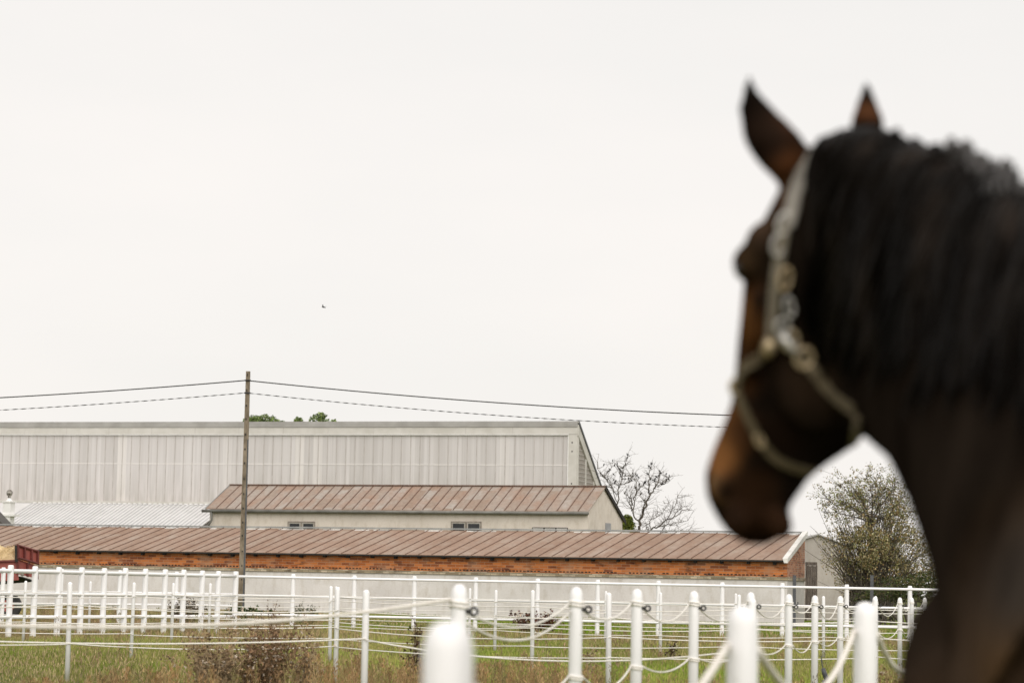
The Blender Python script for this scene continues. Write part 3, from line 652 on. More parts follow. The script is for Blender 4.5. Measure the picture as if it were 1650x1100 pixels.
# ============================================================ GRASS AND WEEDS
def blades(n, ylo, yhi, hfun, wfun, cfun, keep=None, bend=.35, xpad=1.12, xr=None):
    """n upright bent blades as 2-triangle strips in the wedge seen by the camera; returns verts, faces, colours"""
    u = rng.random(n); Y = 1/np.sqrt((1-u)/ylo**2+u/yhi**2) if False else np.sqrt(ylo**2+u*(yhi**2-ylo**2))
    X = (rng.random(n)*2-1)*.215*xpad*Y if xr is None else rng.uniform(xr[0], xr[1], n)*Y
    if keep is not None: k = keep(X, Y); X = X[k]; Y = Y[k]; n = len(X)
    h = hfun(X, Y)*rng.uniform(.5, 1.25, n); w = wfun(X, Y)
    az = rng.random(n)*2*np.pi; bd = rng.random(n)*bend
    v = np.zeros((n, 5, 3)); dx = np.cos(az); dy = np.sin(az)
    lean = h*bd; la = rng.random(n)*2*np.pi
    v[:, 0] = np.stack([X-dx*w/2, Y-dy*w/2, np.zeros(n)], 1); v[:, 1] = np.stack([X+dx*w/2, Y+dy*w/2, np.zeros(n)], 1)
    mx_, my_ = X+np.cos(la)*lean*.35, Y+np.sin(la)*lean*.35
    v[:, 2] = np.stack([mx_+dx*w*.4, my_+dy*w*.4, h*.6], 1); v[:, 3] = np.stack([mx_-dx*w*.4, my_-dy*w*.4, h*.6], 1)
    v[:, 4] = np.stack([X+np.cos(la)*lean, Y+np.sin(la)*lean, h], 1)
    c = cfun(X, Y); c = np.repeat(c[:, None, :], 5, 1)
    return v, c
def build_blades(parts, name, mat):
    v = np.concatenate([p[0] for p in parts]); c = np.concatenate([p[1] for p in parts]); n = len(v)
    me = bpy.data.meshes.new(name); me.vertices.add(n*5); me.vertices.foreach_set('co', v.reshape(-1).astype(np.float32))
    base = (np.arange(n)*5)[:, None]
    loops = np.concatenate([base+np.array([0, 1, 2, 3]), base+np.array([3, 2, 4])], 1).reshape(-1)
    me.loops.add(n*7); me.loops.foreach_set('vertex_index', loops.astype(np.int32))
    me.polygons.add(n*2); st = np.stack([np.arange(n)*7, np.arange(n)*7+4], 1).reshape(-1); me.polygons.foreach_set('loop_start', st.astype(np.int32))
    me.update(calc_edges=True); me.validate()
    at = me.color_attributes.new('Col', 'FLOAT_COLOR', 'POINT'); a = np.ones((n*5, 4), np.float32); a[:, :3] = c.reshape(-1, 3); at.data.foreach_set('color', a.ravel())
    me.materials.append(mat); o = bpy.data.objects.new(name, me); C.objects.link(o); return o
def fnoise(X, Y, s, seed):                        # cheap smooth value noise
    r = np.random.default_rng(seed); out = np.zeros_like(X)
    for k in range(5):
        a = r.random()*6.28; f = s*(1+k*.7); out += np.sin(X*f*np.cos(a)*1.0+Y*f*np.sin(a)*.55+r.random()*6.28)/(1+k*.35)
    return out/2.4
GREEN = np.array([.17, .25, .028]); OLIVE = np.array([.31, .295, .085]); TAN = np.array([.42, .33, .18]); BROWN = np.array([.25, .155, .075]); BRIGHT = np.array([.16, .26, .01])
def gcol(X, Y):
    n = len(X); t = fnoise(X, Y, .55, 1)+rng.normal(0, .55, n)
    c = GREEN+(OLIVE-GREEN)*np.clip(.55+.5*t, 0, 1)[:, None]
    # rank bright strip in front of the stable
    br = np.clip((Y-64)/5, 0, 1)*np.clip((X+8)/5, 0, 1); c = c+(BRIGHT-c)*(br*.85)[:, None]
    left = np.clip((-X-.06*Y)/3, 0, 1)*np.clip((Y-50)/6, 0, 1); dry = np.clip(left+.9*np.exp(-((Y-63)/4)**2)+.35*np.clip(fnoise(X, Y, .35, 5), 0, 1), 0, 1)*(rng.random(n) < .75)
    c = c+((TAN*.55+BROWN*.45)-c)*(dry*.9)[:, None]
    pt = np.clip(.5+.9*fnoise(X, Y, .22, 11), 0, 1); c = c*(.70+.42*pt)[:, None]; dead = rng.random(n) < (.07+.33*(1-pt)); c[dead] = TAN*rng.uniform(.7, 1.15, (dead.sum(), 1))
    return c*rng.uniform(.72, 1.28, (n, 1))
parts = [blades(190000, 26, 58, lambda X, Y: .085+.05*np.clip(fnoise(X, Y, .8, 3), -1, 1), lambda X, Y: .006+.00022*Y, gcol),
         blades(150000, 56, 112, lambda X, Y: .12+.06*np.clip(fnoise(X, Y, .5, 4), -1, 1)+.10*np.exp(-((Y-64)/5)**2), lambda X, Y: .010+.00022*Y, gcol),
         blades(26000, 3, 27, lambda X, Y: .12+.03*X*0, lambda X, Y: .008+.0003*Y, gcol, xpad=1.8)]
tag(build_blades(parts, 'grass', M['grass']), 'short green and straw coloured grass over the paddocks', 'grass', kind='stuff')
# tall dead weed stems: plume-like, each a stem with many small side bits
def plume_weeds(spots, name, cols, label, w0=.012):
    vs = []; cs = []
    for (x, y, H, wd, n) in spots:
        base = cols[rng.integers(len(cols))]*rng.uniform(.75, 1.25)
        for _ in range(n):
            t = rng.random()**.7; sp = wd*(1-t*.75)*(.35+.65*min(1, t*3)); z = H*t
            px, py = x+rng.normal(0, sp), y+rng.normal(0, sp)
            l = rng.uniform(.03, .10)*(1.15-t*.5); az = rng.random()*6.283; up = rng.uniform(.8, 3.2)
            d = np.array([math.cos(az), math.sin(az), up]); d /= np.linalg.norm(d); s = np.cross(d, rng.normal(size=3)); s /= np.linalg.norm(s)
            w = w0*rng.uniform(.35, .85); p = np.array([px, py, z])
            vs.append([p, p+s*w*.4, p+d*l*.6+s*w*.5, p+d*l*.6-s*w*.5, p+d*l]); cs.append([base*rng.uniform(.6, 1.35)]*5)
        s = np.array([.004, 0, 0]); p = np.array([x, y, 0.]); q = np.array([x+rng.normal(0, .04), y, H])
        vs.append([p-s, p+s, (p+q)/2+s, (p+q)/2-s, q]); cs.append([base*.8]*5)
    v = np.array(vs); c = np.array(cs); return tag(build_blades([(v, c)], name, M['weed']), label, 'weeds', kind='stuff')
spots = []
WB = [np.array([.33, .20, .09]), np.array([.25, .16, .075]), np.array([.38, .26, .13]), np.array([.24, .20, .085])]
def zat(px, py, Y): return P(px, py, Y).z
prof = [(0, 1088), (60, 1084), (130, 1082), (170, 1072), (230, 1062), (280, 1060), (330, 1062), (400, 1066), (450, 1052), (520, 1048), (580, 1050), (640, 1058), (680, 1052), (740, 1062), (800, 1058), (860, 1050), (900, 1056), (960, 1062), (1010, 1066), (1060, 1072), (1130, 1076), (1240, 1078), (1420, 1082), (1500, 1080)]
for i in range(900):
    Y = rng.uniform(24.5, 30.5); px = rng.uniform(-60, 1560)
    if (px < 160 or px > 970) and rng.random() < .78: continue
    if 280 < px < 520 and rng.random() < .55: continue
    if px < 600 and rng.random() < .15: continue
    top = np.interp(px, [a for a, _ in prof], [b_ for _, b_ in prof])+abs(rng.normal(0, 16))+6
    q = P(px, top, Y); H = q.z
    if H < .12: continue
    spots.append((q.x, Y, H, .035+.03*rng.random(), 55))
plume_weeds(spots, 'dry_weeds', WB, 'dense tall dry brown weeds along the foreground below the white posts')
spots = []
for i in range(420):                              # scattered docks and seed stalks farther off
    Y = rng.uniform(32, 72); px = rng.uniform(-40, 1560); H = rng.uniform(.18, .5)*(1.25 if px < 420 else .8)
    if Y < 48 and rng.random() < .5: continue
    spots.append((P(px, 1000, Y).x, Y, H, .05+.05*rng.random(), 40))
for i in range(260):                              # rank growth at the foot of the left rail fence
    Y = rng.uniform(56, 76); px = rng.uniform(60, 520); H = rng.uniform(.2, .62)
    spots.append((P(px, 1000, Y).x, Y, H, .09, 60))
plume_weeds(spots, 'seed_stalks', [np.array([.27, .19, .10]), np.array([.21, .20, .08]), np.array([.34, .24, .14])], 'scattered brown seed stalks standing in the paddock grass', .02)

def weed_plant(name, px, base_py, Y, tops, col, headcol, label, stems=7, spread=.12, head=.016, nh=10, group=None):
    x = P(px, 1000, Y).x; root = empty(name, (x, Y, 0), 0, label, 'plant', group)
    st = MB(); hd = MB()
    for (tx, ty) in tops:
        q = P(tx, ty, Y+rng.uniform(-spread, spread)*1.5)
        for _ in range(stems):
            e = q+Vector((rng.normal(0, spread), rng.normal(0, spread), -abs(rng.normal(0, .35))*q.z*.6))
            b0 = Vector((x+(q.x-x)*.55+rng.normal(0, .05), Y+rng.normal(0, .05), 0)); mid = b0.lerp(e, .55)+Vector((rng.normal(0, .03), 0, .03))
            st.tube([b0, mid, e], [.006, .004, .0025], 4, False)
            prev = e
            for k in range(nh):
                t = rng.uniform(.3, 1); a = b0.lerp(mid, t/.55) if t < .55 else mid.lerp(e, (t-.55)/.45)
                o2 = a+Vector((rng.normal(0, .055), rng.normal(0, .055), abs(rng.normal(0, .05))))
                st.tube([a, a.lerp(o2, .6)+Vector((0, 0, -.01)), o2], .002, 3, False)
                r = head*rng.uniform(.6, 1.25); hc = np.array(headcol)*rng.uniform(.3, 1.3)
                if rng.random() < .13: hc = np.array((.55, .47, .38))*rng.uniform(.8, 1.1)
                # spiky head: a few crossing leafy triangles
                for _k in range(5):
                    d = Vector(rng.normal(size=3)); d.normalize(); s = d.cross(Vector(rng.normal(size=3))).normalized()
                    hd.add([o2-d*r*.3-s*r*.5, o2-d*r*.3+s*r*.5, o2+d*r*1.3], [(0, 1, 2)], tuple(hc*rng.uniform(.7, 1.4)))
    childmesh(st, 'stems', vcolmat(col), root); childmesh(hd, 'seed_heads', M['weed'], root, colors=True)
    return root
_vc = {}
def vcolmat(c):
    if c not in _vc: _vc[c] = simple('dry_stem', tuple(x*.8 for x in c), tuple(x*1.2 for x in c), 6, .9)
    return _vc[c]
BR = (.44, .33, .20); HB = (.34, .24, .14)
weed_plant('thistle_bush', 350, 1100, 28.2, [(322, 1010), (340, 1003), (365, 1012), (318, 1042), (350, 1040), (372, 1050), (335, 1070)], BR, HB, 'left clump of the large dead brown thistle in front of the rope fences', 10, .115, .0225, 16, 'dead thistles')
weed_plant('thistle_bush', 420, 1100, 28.6, [(398, 1002), (425, 998), (452, 1005), (410, 1030), (440, 1035), (470, 1018), (430, 1066), (400, 1075)], (.19, .12, .06), (.36, .23, .135), 'dense middle clump of the large dead brown thistle', 10, .12, .0225, 16, 'dead thistles')
weed_plant('thistle_bush', 495, 1100, 29.2, [(488, 1012), (512, 1020), (480, 1048), (500, 1040)], BR, HB, 'thin right-hand clump of the dead thistle near the paired white posts', 8, .075, .022, 10, 'dead thistles')
weed_plant('thistle_bush', 440, 1000, 44, [(436, 958), (446, 975), (425, 985), (452, 982), (412, 992)], (.24, .16, .10), (.20, .12, .08), 'taller slender pinkish brown thistle rising above the bush', 5, .07, .022, 8, 'dead thistles')
weed_plant('thistle_bush', 865, 1000, 66, [(835, 985), (850, 980), (868, 978), (885, 980), (894, 990), (860, 992), (842, 994)], (.14, .12, .05), (.14, .055, .04), 'rounded reddish brown seedhead bush in front of the stable wall', 8, .13, .045, 9, 'dead thistles')
weed_plant('thistle_bush', 300, 1000, 71, [(275, 965), (290, 955), (302, 960), (315, 968), (285, 975), (306, 975), (328, 975)], (.14, .12, .07), (.13, .10, .07), 'spiny grey brown thistle behind the left rail fence', 8, .14, .04, 10, 'dead thistles')
weed_plant('leafy_weed', 395, 1000, 80, [(375, 985), (388, 975), (402, 980), (412, 986)], (.06, .10, .02), (.06, .10, .025), 'low dark green weed at the foot of the utility pole', 9, .22, .07, 12, 'weeds near the pole')
weed_plant('leafy_weed', 490, 1000, 74, [(477, 968), (487, 975), (498, 972), (508, 975), (470, 985)], (.05, .07, .02), (.05, .07, .02), 'dark upright weed spikes in front of the whitewashed wall right of the pole', 6, .10, .035, 9, 'weeds near the pole')
weed_plant('dock_plant', 670, 1060, 33, [(668, 990), (674, 1005), (660, 1020), (676, 1040)], (.10, .06, .035), (.10, .055, .03), 'slim dark brown dock stalk left of the nearest blurred post', 4, .03, .022, 10, 'dock stalks')
weed_plant('dock_plant', 575, 1060, 34, [(578, 1000), (572, 1020), (580, 1040)], BR, HB, 'slim brown stalk beside the tall paddock post', 3, .03, .022, 7, 'dock stalks')
weed_plant('dock_plant', 1085, 1060, 46, [(1086, 1028), (1082, 1038)], (.09, .055, .03), (.09, .05, .03), 'short dark dock stalk seen between two insulated posts', 4, .03, .025, 8, 'dock stalks')
weed_plant('dock_plant', 950, 1060, 36, [(945, 1045), (955, 1050)], BR, HB, 'bushy brown dock right of the post with the round insulator', 6, .05, .02, 8, 'dock stalks')
weed_plant('dock_plant', 1390, 1100, 26, [(1440, 1070), (1420, 1078), (1455, 1085)], (.30, .20, .10), (.33, .22, .11), 'pale tan dried stalks at the lower right beside the horse', 6, .05, .02, 8, 'dock stalks')

# ============================================================ TREES
def limb(m, pts, r0, r1, n=6):
    k = len(pts); m.tube(pts, [r0+(r1-r0)*i/(k-1) for i in range(k)], n)
def Z6(x, y, Y): return P(800+x/4.125, 640+y/4.125, Y)
birds = [(715,450),(772,425),(742,495),(752,480),(692,507),(706,525),(785,455),(802,445),(803,458),(818,480),(843,465),(858,450),(868,408),(872,385),(828,498),(838,513),(825,525),(856,520),(776,515),(778,552),(790,562),(785,573),(855,545),(875,545),(893,555),(905,507),(908,525),(925,510),(930,525),(940,535),
 (1015,460),(1030,440),(1036,441),(1005,510),(1085,492),(1092,507),(1078,523),(1063,530),(1055,545),(1050,560),(1025,545),(1040,552),(1128,512),(1148,525),(1143,548),(1128,552),(1100,577),(990,568),(978,580),(985,565),(925,603),(960,645),(952,580),(1012,630),(980,690)]
def bird_mesh():
    m = MB(); m.ball((0, 0, .085), .05, .075, .055, 8, Matrix.Rotation(R(-35), 3, 'X')); m.ball((0, .055, .15), .032, .036, .032, 8)
    m.tube([(0, .08, .15), (0, .115, .147)], [.01, .002], 4); m.tube([(0, -.05, .05), (0, -.13, -.01)], [.026, .018], 5); m.tube([(.01, 0, .05), (.01, 0, 0)], .005, 3); m.tube([(-.01, 0, .05), (-.01, 0, 0)], .005, 3)
    return m.build('perched_bird', M['bird'], smooth=True)
proto = bird_mesh(); first = True
bird_at = []
def bare_tree(label, polys, Y, rad, birdset=(), nt=5, seed=0):
    rg = np.random.default_rng(seed); P0 = Z6(*polys[0][0], Y); root = empty('bare_tree', (P0.x, Y, 0), 0, label, 'tree', 'bare trees behind the sheds')
    tr = MB(); tw = MB(); allp = []
    for i, pl in enumerate(polys):
        dy0, dy1 = (0, 0) if i == 0 else (0, rg.uniform(-1.5, 1.5)); k = len(pl)
        pts = []
        for j, (x, y) in enumerate(pl):
            pts.append(Z6(x+rg.uniform(-3, 3), y, Y+dy1*j/(k-1)))
        if i == 0: pts = [Vector((pts[0].x, Y, -.1))]+pts
        dense = []
        for a, b_ in zip(pts[:-1], pts[1:]):
            for t in (0, .33, .66): dense.append(a.lerp(b_, t)+Vector((rg.normal(0, .05), rg.normal(0, .05), rg.normal(0, .04))))
        dense.append(pts[-1]); r0 = rad*(.62 if i == 0 else .29); limb(tr, dense, r0, .011)
        for a in dense[3 if i == 0 else 1:]:
            allp.append(a)
    base = list(allp)
    for a in base:
        for _ in range(nt):
            if rg.random() < .62: continue
            d = Vector((rg.normal(0, .8), rg.normal(0, .5), rg.uniform(-.1, 1.2))); d = d.normalized()*rg.uniform(.3, .95); b_ = a+d*.5+Vector((0, 0, rg.normal(0, .06))); c = a+d+Vector((rg.normal(0, .12), 0, rg.normal(0, .12)))
            tw.tube([a, b_, c], [.012, .009, .005], 4, False)
            for _q in range(1):
                e = b_.lerp(c, rg.random())+Vector((rg.normal(0, .22), rg.normal(0, .2), rg.uniform(-.05, .35))); tw.tube([b_.lerp(c, rg.random()*.6), e], [.007, .004], 3, False)
    for (x, y) in birdset:
        q = Z6(x, y+4, Y); a = min(allp, key=lambda v: (v-q).length_squared+ (5 if v.z > q.z else 0)); q.y = a.y; q = q.copy()
        tw.tube([a, a.lerp(q, .5)+Vector((0, 0, -.04)), q], [.02, .014, .009], 4, False); bird_at.append(q)
    childmesh(tr, 'trunk', M['bark'], root, smooth=True); childmesh(tw, 'crown', M['bark'], root)
    return root
bare_tree('left bare tree crowded with black birds beside the riding hall roof', [[(812, 860), (810, 720), (800, 650), (830, 545), (845, 470), (868, 400)], [(800, 650), (765, 590), (742, 530), (772, 435)], [(745, 560), (705, 522), (690, 508)], [(810, 600), (850, 575), (885, 560), (905, 512)], [(835, 540), (820, 480), (803, 455)], [(845, 470), (858, 450)], [(812, 700), (760, 600), (742, 588)], [(740, 560), (672, 470), (672, 410)]], 150, .10, birds[:30], 4, 1)
bare_tree('tallest bare tree with black birds standing right of the riding hall', [[(945, 900), (948, 840), (970, 770), (1000, 690), (1018, 640), (1060, 590), (1100, 575), (1145, 530)], [(948, 840), (915, 790), (905, 720), (922, 640), (930, 560), (908, 510)], [(1018, 640), (1012, 560), (1020, 490), (1032, 445)], [(1050, 600), (1080, 540), (1088, 495)], [(925, 650), (960, 600), (985, 570)], [(905, 720), (880, 660), (850, 625)], [(970, 770), (985, 700), (955, 640)], [(900, 760), (890, 700), (895, 640)], [(1100, 575), (1128, 552)]], 150, .17, birds[30:], 5, 2)
bare_tree('low spreading bare tree without birds leaning right', [[(1000, 930), (1015, 885), (1060, 855), (1130, 815), (1180, 790), (1230, 755), (1290, 748)], [(1015, 885), (990, 850), (1040, 810), (1100, 770), (1150, 700)], [(1060, 860), (1130, 850), (1200, 830), (1270, 818)], [(1130, 815), (1165, 760), (1190, 700), (1205, 650)], [(1180, 790), (1215, 745), (1260, 725)], [(1090, 890), (1125, 850), (1150, 830)], [(1100, 900), (1180, 885), (1250, 890), (1295, 885)]], 146, .11, (), 5, 3)
for i, q in enumerate(bird_at):
    o = proto if i == 0 else proto.copy()
    if i: C.objects.link(o)
    o.location = q; o.rotation_euler = (0, 0, rng.uniform(0, 6.28)); s_ = rng.uniform(.75, 1.0); o.scale = (s_,)*3
    tag(o, 'small black bird perched in the left bare tree beside the riding hall roof' if i < 30 else 'small black bird perched in the tallest bare tree right of the riding hall', 'bird', 'birds in the left bare tree' if i < 30 else 'birds in the tallest bare tree')
m = MB(); m.ball((0, 0, 0), .035, .09, .035, 8); m.ball((0, .09, .01), .026, .03, .026, 8); 
for sgn in (1, -1): m.add([(0, .05, .01), (0, -.04, .01), (sgn*.13, -.03, .10), (sgn*.20, -.06, .15), (sgn*.10, .05, .08), (0, .05, .0), (0, -.04, .0), (sgn*.13, -.03, .09), (sgn*.20, -.06, .14), (sgn*.10, .05, .07)], [(0, 1, 2, 3, 4), (5, 9, 8, 7, 6), (0, 4, 9, 5), (1, 6, 7, 2), (2, 7, 8, 3), (3, 8, 9, 4)])
m.tube([(0, -.08, 0), (0, -.15, .0)], [.02, .03], 5)
o = m.build('flying_bird', M['bird'], smooth=False); o.location = P(521, 495, 90); o.scale = (.62,)*3; o.rotation_euler = (R(10), R(15), R(60)); tag(o, 'lone dark bird flying high in the pale sky above the utility pole', 'bird')

def leaf_cloud(m, blobs, n, size, cols, rg, flat=.5):
    tot = sum(b_[3]*b_[4] for b_ in blobs)
    for (c, rx, ry, rz, wt) in [(b_[0], b_[1], b_[2], b_[3], b_[4]) for b_ in blobs]:
        k = int(n*rz*wt/tot)
        for _ in range(k):
            d = Vector(rg.normal(size=3)); d.normalize(); rr = rg.random()**.45
            p = c+Vector((d.x*rx, d.y*ry, d.z*rz))*rr
            # clumping: drop leaves in noise gaps
            if noise.noise(p*1.1) < -.12 and rg.random() < .75: continue
            if noise.noise(p*3.1+Vector((9, 0, 0))) < -.1 and rg.random() < .5: continue
            a = Vector(rg.normal(size=3)); a.normalize(); b2 = a.cross(Vector(rg.normal(size=3))).normalized(); s = size*rg.uniform(.6, 1.3)
            col = cols[rg.integers(len(cols))]; f = rg.uniform(.65, 1.4)
            m.add([p-a*s*.5, p+b2*s*.32, p+a*s*.5, p-b2*s*.32], [(0, 1, 2, 3)], tuple(x*f for x in col))
def ground_shrubtree(name, label, px, Y, blobs, n, size, cols, trunk=None, seed=0, group=None, cat='tree'):
    rg = np.random.default_rng(seed); x = P(px, 950, Y).x; root = empty(name, (x, Y, 0), 0, label, cat, group)
    tr = MB()
    bb = []
    for (bx, by, rx, rz, wt) in blobs:
        c = P(bx, by, Y); k = Y/FPX; bb.append((c, rx*k, rx*k*.8, rz*k, wt))
    for (c, rx, ry, rz, wt) in bb:
        mid = Vector((x+(c.x-x)*.4, Y, c.z*.45)); limb(tr, [Vector((x, Y, -.1)), mid, c], .10 if len(bb) > 2 else .08, .03)
        for _ in range(7):
            e = c+Vector((rg.normal(0, rx*.5), rg.normal(0, ry*.5), rg.normal(0, rz*.5))); limb(tr, [mid.lerp(c, rg.uniform(.3, 1)), e], .03, .008, 4)
    if trunk: trunk(tr)
    cr_ = MB(); leaf_cloud(cr_, bb, n, size, cols, rg)
    childmesh(tr, 'trunk', M['bark'], root, smooth=True); childmesh(cr_, 'crown', M['leaf'], root, colors=True)
    return root
GR = [(.13, .19, .05), (.17, .23, .07), (.09, .13, .035), (.22, .27, .10)]
Yb = 205
ground_shrubtree('tree', 'wide green treetop just above the riding hall roof right of the pole', 425, Yb, [(408, 688, 20, 20, 1.2), (430, 689, 24, 22, 1.2), (452, 693, 15, 16, 1), (425, 730, 40, 40, .6)], 13000, .22, GR, seed=4, group='green trees behind the riding hall')
ground_shrubtree('tree', 'rounded dark green treetop above the riding hall roof', 515, Yb, [(515, 684, 19, 20, 1.6), (537, 688, 14, 13, 1), (518, 730, 36, 40, .6)], 8000, .22, GR, seed=5, group='green trees behind the riding hall')
ground_shrubtree('tree', 'small sparse green treetop between two fuller treetops above the roof', 486, Yb, [(481, 682, 8, 12, .9), (490, 692, 14, 12, .8), (487, 730, 22, 38, .5)], 2600, .22, GR, seed=6, group='green trees behind the riding hall')
ground_shrubtree('bush', 'small olive green bush between the cream shed and the bare trees', 1012, 142, [(1011, 842, 10, 14, 1), (1014, 858, 12, 22, 1), (1008, 880, 14, 30, .8)], 5200, .13, [(.10, .13, .02), (.15, .16, .025), (.07, .09, .018)], seed=8, cat='bush')

# autumn tree at the right: a real branching skeleton carrying small leaves
def autumn_tree():
    rg = np.random.default_rng(21); Y = 100; k = Y/FPX
    x = P(1404, 950, Y).x; root = empty('autumn_tree', (x, Y, 0), 0, 'bushy autumn tree with thin brown and olive leaves beside the horse chest', 'tree')
    tr = MB(); tw = MB(); lf = MB(); tips = []
    fork = P(1403, 853, Y); limb(tr, [Vector((x, Y, -.1)), Vector((x+.1, Y, 1.2)), fork], .15, .09, 8)
    ends = [(1335, 795), (1352, 775), (1375, 768), (1395, 762), (1415, 765), (1440, 770), (1462, 790), (1482, 815), (1322, 818), (1350, 805), (1425, 780), (1385, 785), (1455, 815), (1366, 800)]
    for (ex, ey) in ends:
        e = P(ex, ey+6, Y); e.y += rg.uniform(-1.6, 1.6); f0 = fork+Vector((rg.normal(0, .03), 0, rg.uniform(-.15, .12))); mid = f0.lerp(e, .5)+Vector((rg.normal(0, .10)-.12*(e.x-fork.x), 0, .16+rg.normal(0, .06)))
        pts = [f0, f0.lerp(mid, .5)+Vector((-.06*(e.x-fork.x), 0, .08)), mid, mid.lerp(e, .5)+Vector((rg.normal(0, .06), 0, .05)), e]; limb(tr, pts, .035, .007, 5)
        for p in pts[2:]:
            for _ in range(11):
                d = Vector((rg.normal(0, .55), rg.normal(0, .5), rg.uniform(-.35, .65))); q = p+d; tw.tube([p.lerp(fork, rg.random()*.15), p+d*.5+Vector((0, 0, .03)), q], [.009, .007, .003], 3, False); tips.append((p+d*.4, q))
    for (a, b_) in tips:
        for _ in range(rg.integers(5, 15)):
            q = a.lerp(b_, rg.uniform(.2, 1.05))+Vector(rg.normal(0, .06, 3)); d1 = Vector(rg.normal(size=3)).normalized(); d2 = d1.cross(Vector(rg.normal(size=3))).normalized(); s = rg.uniform(.05, .10)
            col = [(.24, .25, .10), (.18, .20, .07), (.30, .26, .12), (.24, .17, .08)][rg.integers(4)]; f = rg.uniform(.6, 1.2)
            lf.add([q-d1*s*.5, q+d2*s*.35, q+d1*s*.5, q-d2*s*.35], [(0, 1, 2, 3)], tuple(c*f for c in col))
    cols = [(.24, .20, .09), (.17, .17, .06), (.30, .24, .12), (.26, .17, .07), (.12, .125, .045), (.36, .33, .19)]
    bb = []
    for (bx, by, rx, rz, wt) in [(1400, 885, 62, 32, 1.3), (1352, 900, 34, 32, .45), (1345, 868, 32, 22, .3), (1445, 875, 50, 40, 1.3), (1480, 890, 45, 50, 1.2), (1412, 915, 55, 34, 1.6), (1460, 925, 55, 34, 1.6), (1404, 880, 30, 40, 1.6), (1385, 870, 44, 24, 1.3), (1440, 840, 45, 30, .6), (1370, 940, 26, 22, .5), (1530, 890, 50, 60, 1.1), (1365, 838, 45, 24, .35), (1428, 832, 48, 28, .6), (1398, 803, 62, 36, .32), (1448, 805, 40, 34, .35)]:
        bb.append((P(bx, by, Y-(1.0 if bx == 1404 else 0)), rx*k, rx*k*.9, rz*k, wt))
    leaf_cloud(lf, bb, 44000, .08, cols, rg)
    for (c, rx, ry, rz, wt) in bb:
        for _ in range(26):
            e = c+Vector((rg.normal(0, rx*.6), rg.normal(0, ry*.5), rg.normal(0, rz*.6))); b0 = Vector((x+rg.normal(0, .5), Y+rg.normal(0, .4), rg.uniform(0, 1.2))); tw.tube([b0, b0.lerp(e, .6)+Vector((0, 0, .15)), e], [.022, .014, .005], 4, False)
    childmesh(tr, 'trunk', M['bark'], root, smooth=True); childmesh(tw, 'twigs', M['bark'], root); childmesh(lf, 'crown', M['leaf'], root, colors=True)
autumn_tree()
ground_shrubtree('hedge', 'dark green hedge running behind the white rails beside the horse', 1470, 92, [(1440, 950, 40, 22, 1), (1500, 945, 50, 26, 1), (1400, 962, 30, 15, .6), (1570, 945, 50, 28, 1)], 11000, .09, [(.035, .05, .015), (.06, .075, .02), (.09, .08, .03)], seed=9, cat='hedge')

# ============================================================ HORSE
HD = Vector((-.5, .866, 0)); LF = Vector((-.866, -.5, 0))
def sec(L, Rr, Y0, b, tilt=0.0, dYL=0, dYR=0):
    a = P(L[0], L[1], Y0+dYL); c = P(Rr[0], Rr[1], Y0+dYR); return ((a+c)/2, (c-a)/2, Vector((b*.18, b, 0)))
H = MB()
headsecs = [((1310, 236), (1405, 224), 3.84, .050), ((1272, 262), (1425, 262), 3.85, .078), ((1254, 310), (1432, 345), 3.86, .092), ((1232, 352), (1436, 420), 3.87, .100), ((1209, 392), (1434, 480), 3.885, .104),
 ((1199, 440), (1428, 540), 3.90, .102), ((1194, 500), (1420, 600), 3.92, .096), ((1188, 555), (1412, 650), 3.94, .090), ((1184, 605), (1403, 692), 3.96, .084), ((1178, 650), (1372, 722), 3.98, .076),
 ((1163, 690), (1332, 748), 4.0, .066), ((1148, 725), (1304, 770), 4.015, .060), ((1135, 765), (1286, 797), 4.03, .057), ((1139, 802), (1270, 818), 4.04, .054), ((1156, 836), (1278, 846), 4.045, .046), ((1176, 862), (1256, 866), 4.05, .032), ((1200, 876), (1236, 878), 4.05, .014)]
H.loft([sec(*s_) for s_ in headsecs], 28, .92)
# eye ridge, nostril rim, lips, cheek muscle
H.ball(P(1206, 424, 3.845), .027, .034, .032, 14)
H.ball(P(1232, 392, 3.83), .032, .034, .036, 12)
H.ball(P(1160, 782, 3.99), .020, .02, .034, 12)
H.ball(P(1254, 846, 4.0), .026, .034, .024, 12); H.ball(P(1190, 838, 4.0), .026, .036, .030, 12)
H.ball(P(1320, 600, 3.875), .078, .05, .10, 14)
# facial crest line
H.tube([P(1222, 470, 3.815), P(1216, 540, 3.84), P(1210, 610, 3.88)], [.012, .014, .006], 8)
# neck and shoulder
necksecs = [((1352, 222), (1345, 560), 3.80, .070), ((1420, 218), (1352, 660), 3.75, .092), ((1490, 252), (1392, 704), 3.66, .100), ((1570, 278), (1436, 742), 3.57, .112), ((1660, 320), (1470, 815), 3.46, .128), ((1750, 362), (1500, 900), 3.36, .148), ((1850, 404), (1524, 985), 3.27, .175), ((1960, 450), (1545, 1090), 3.2, .205), ((2080, 490), (1570, 1220), 3.13, .225)]
NS = []
for L_, R_, y_, b_ in necksecs:
    a = P(L_[0], L_[1], y_); c = P(R_[0], R_[1], y_+.10); NS.append(((a+c)/2, (c-a)/2, Vector((.45*b_, .89*b_, 0))))
H.loft(NS, 28, .95)
B0 = Vector((.857, 3.27, 0)); r_ = -LF
trunk = [(-.22, 1.12, .10, .12), (-.12, 1.14, .19, .25), (.04, 1.20, .235, .34), (.25, 1.28, .25, .42), (.5, 1.28, .28, .42), (.85, 1.24, .31, .36), (1.2, 1.27, .30, .34), (1.5, 1.32, .28, .31), (1.72, 1.32, .21, .25), (1.84, 1.33, .09, .14)]
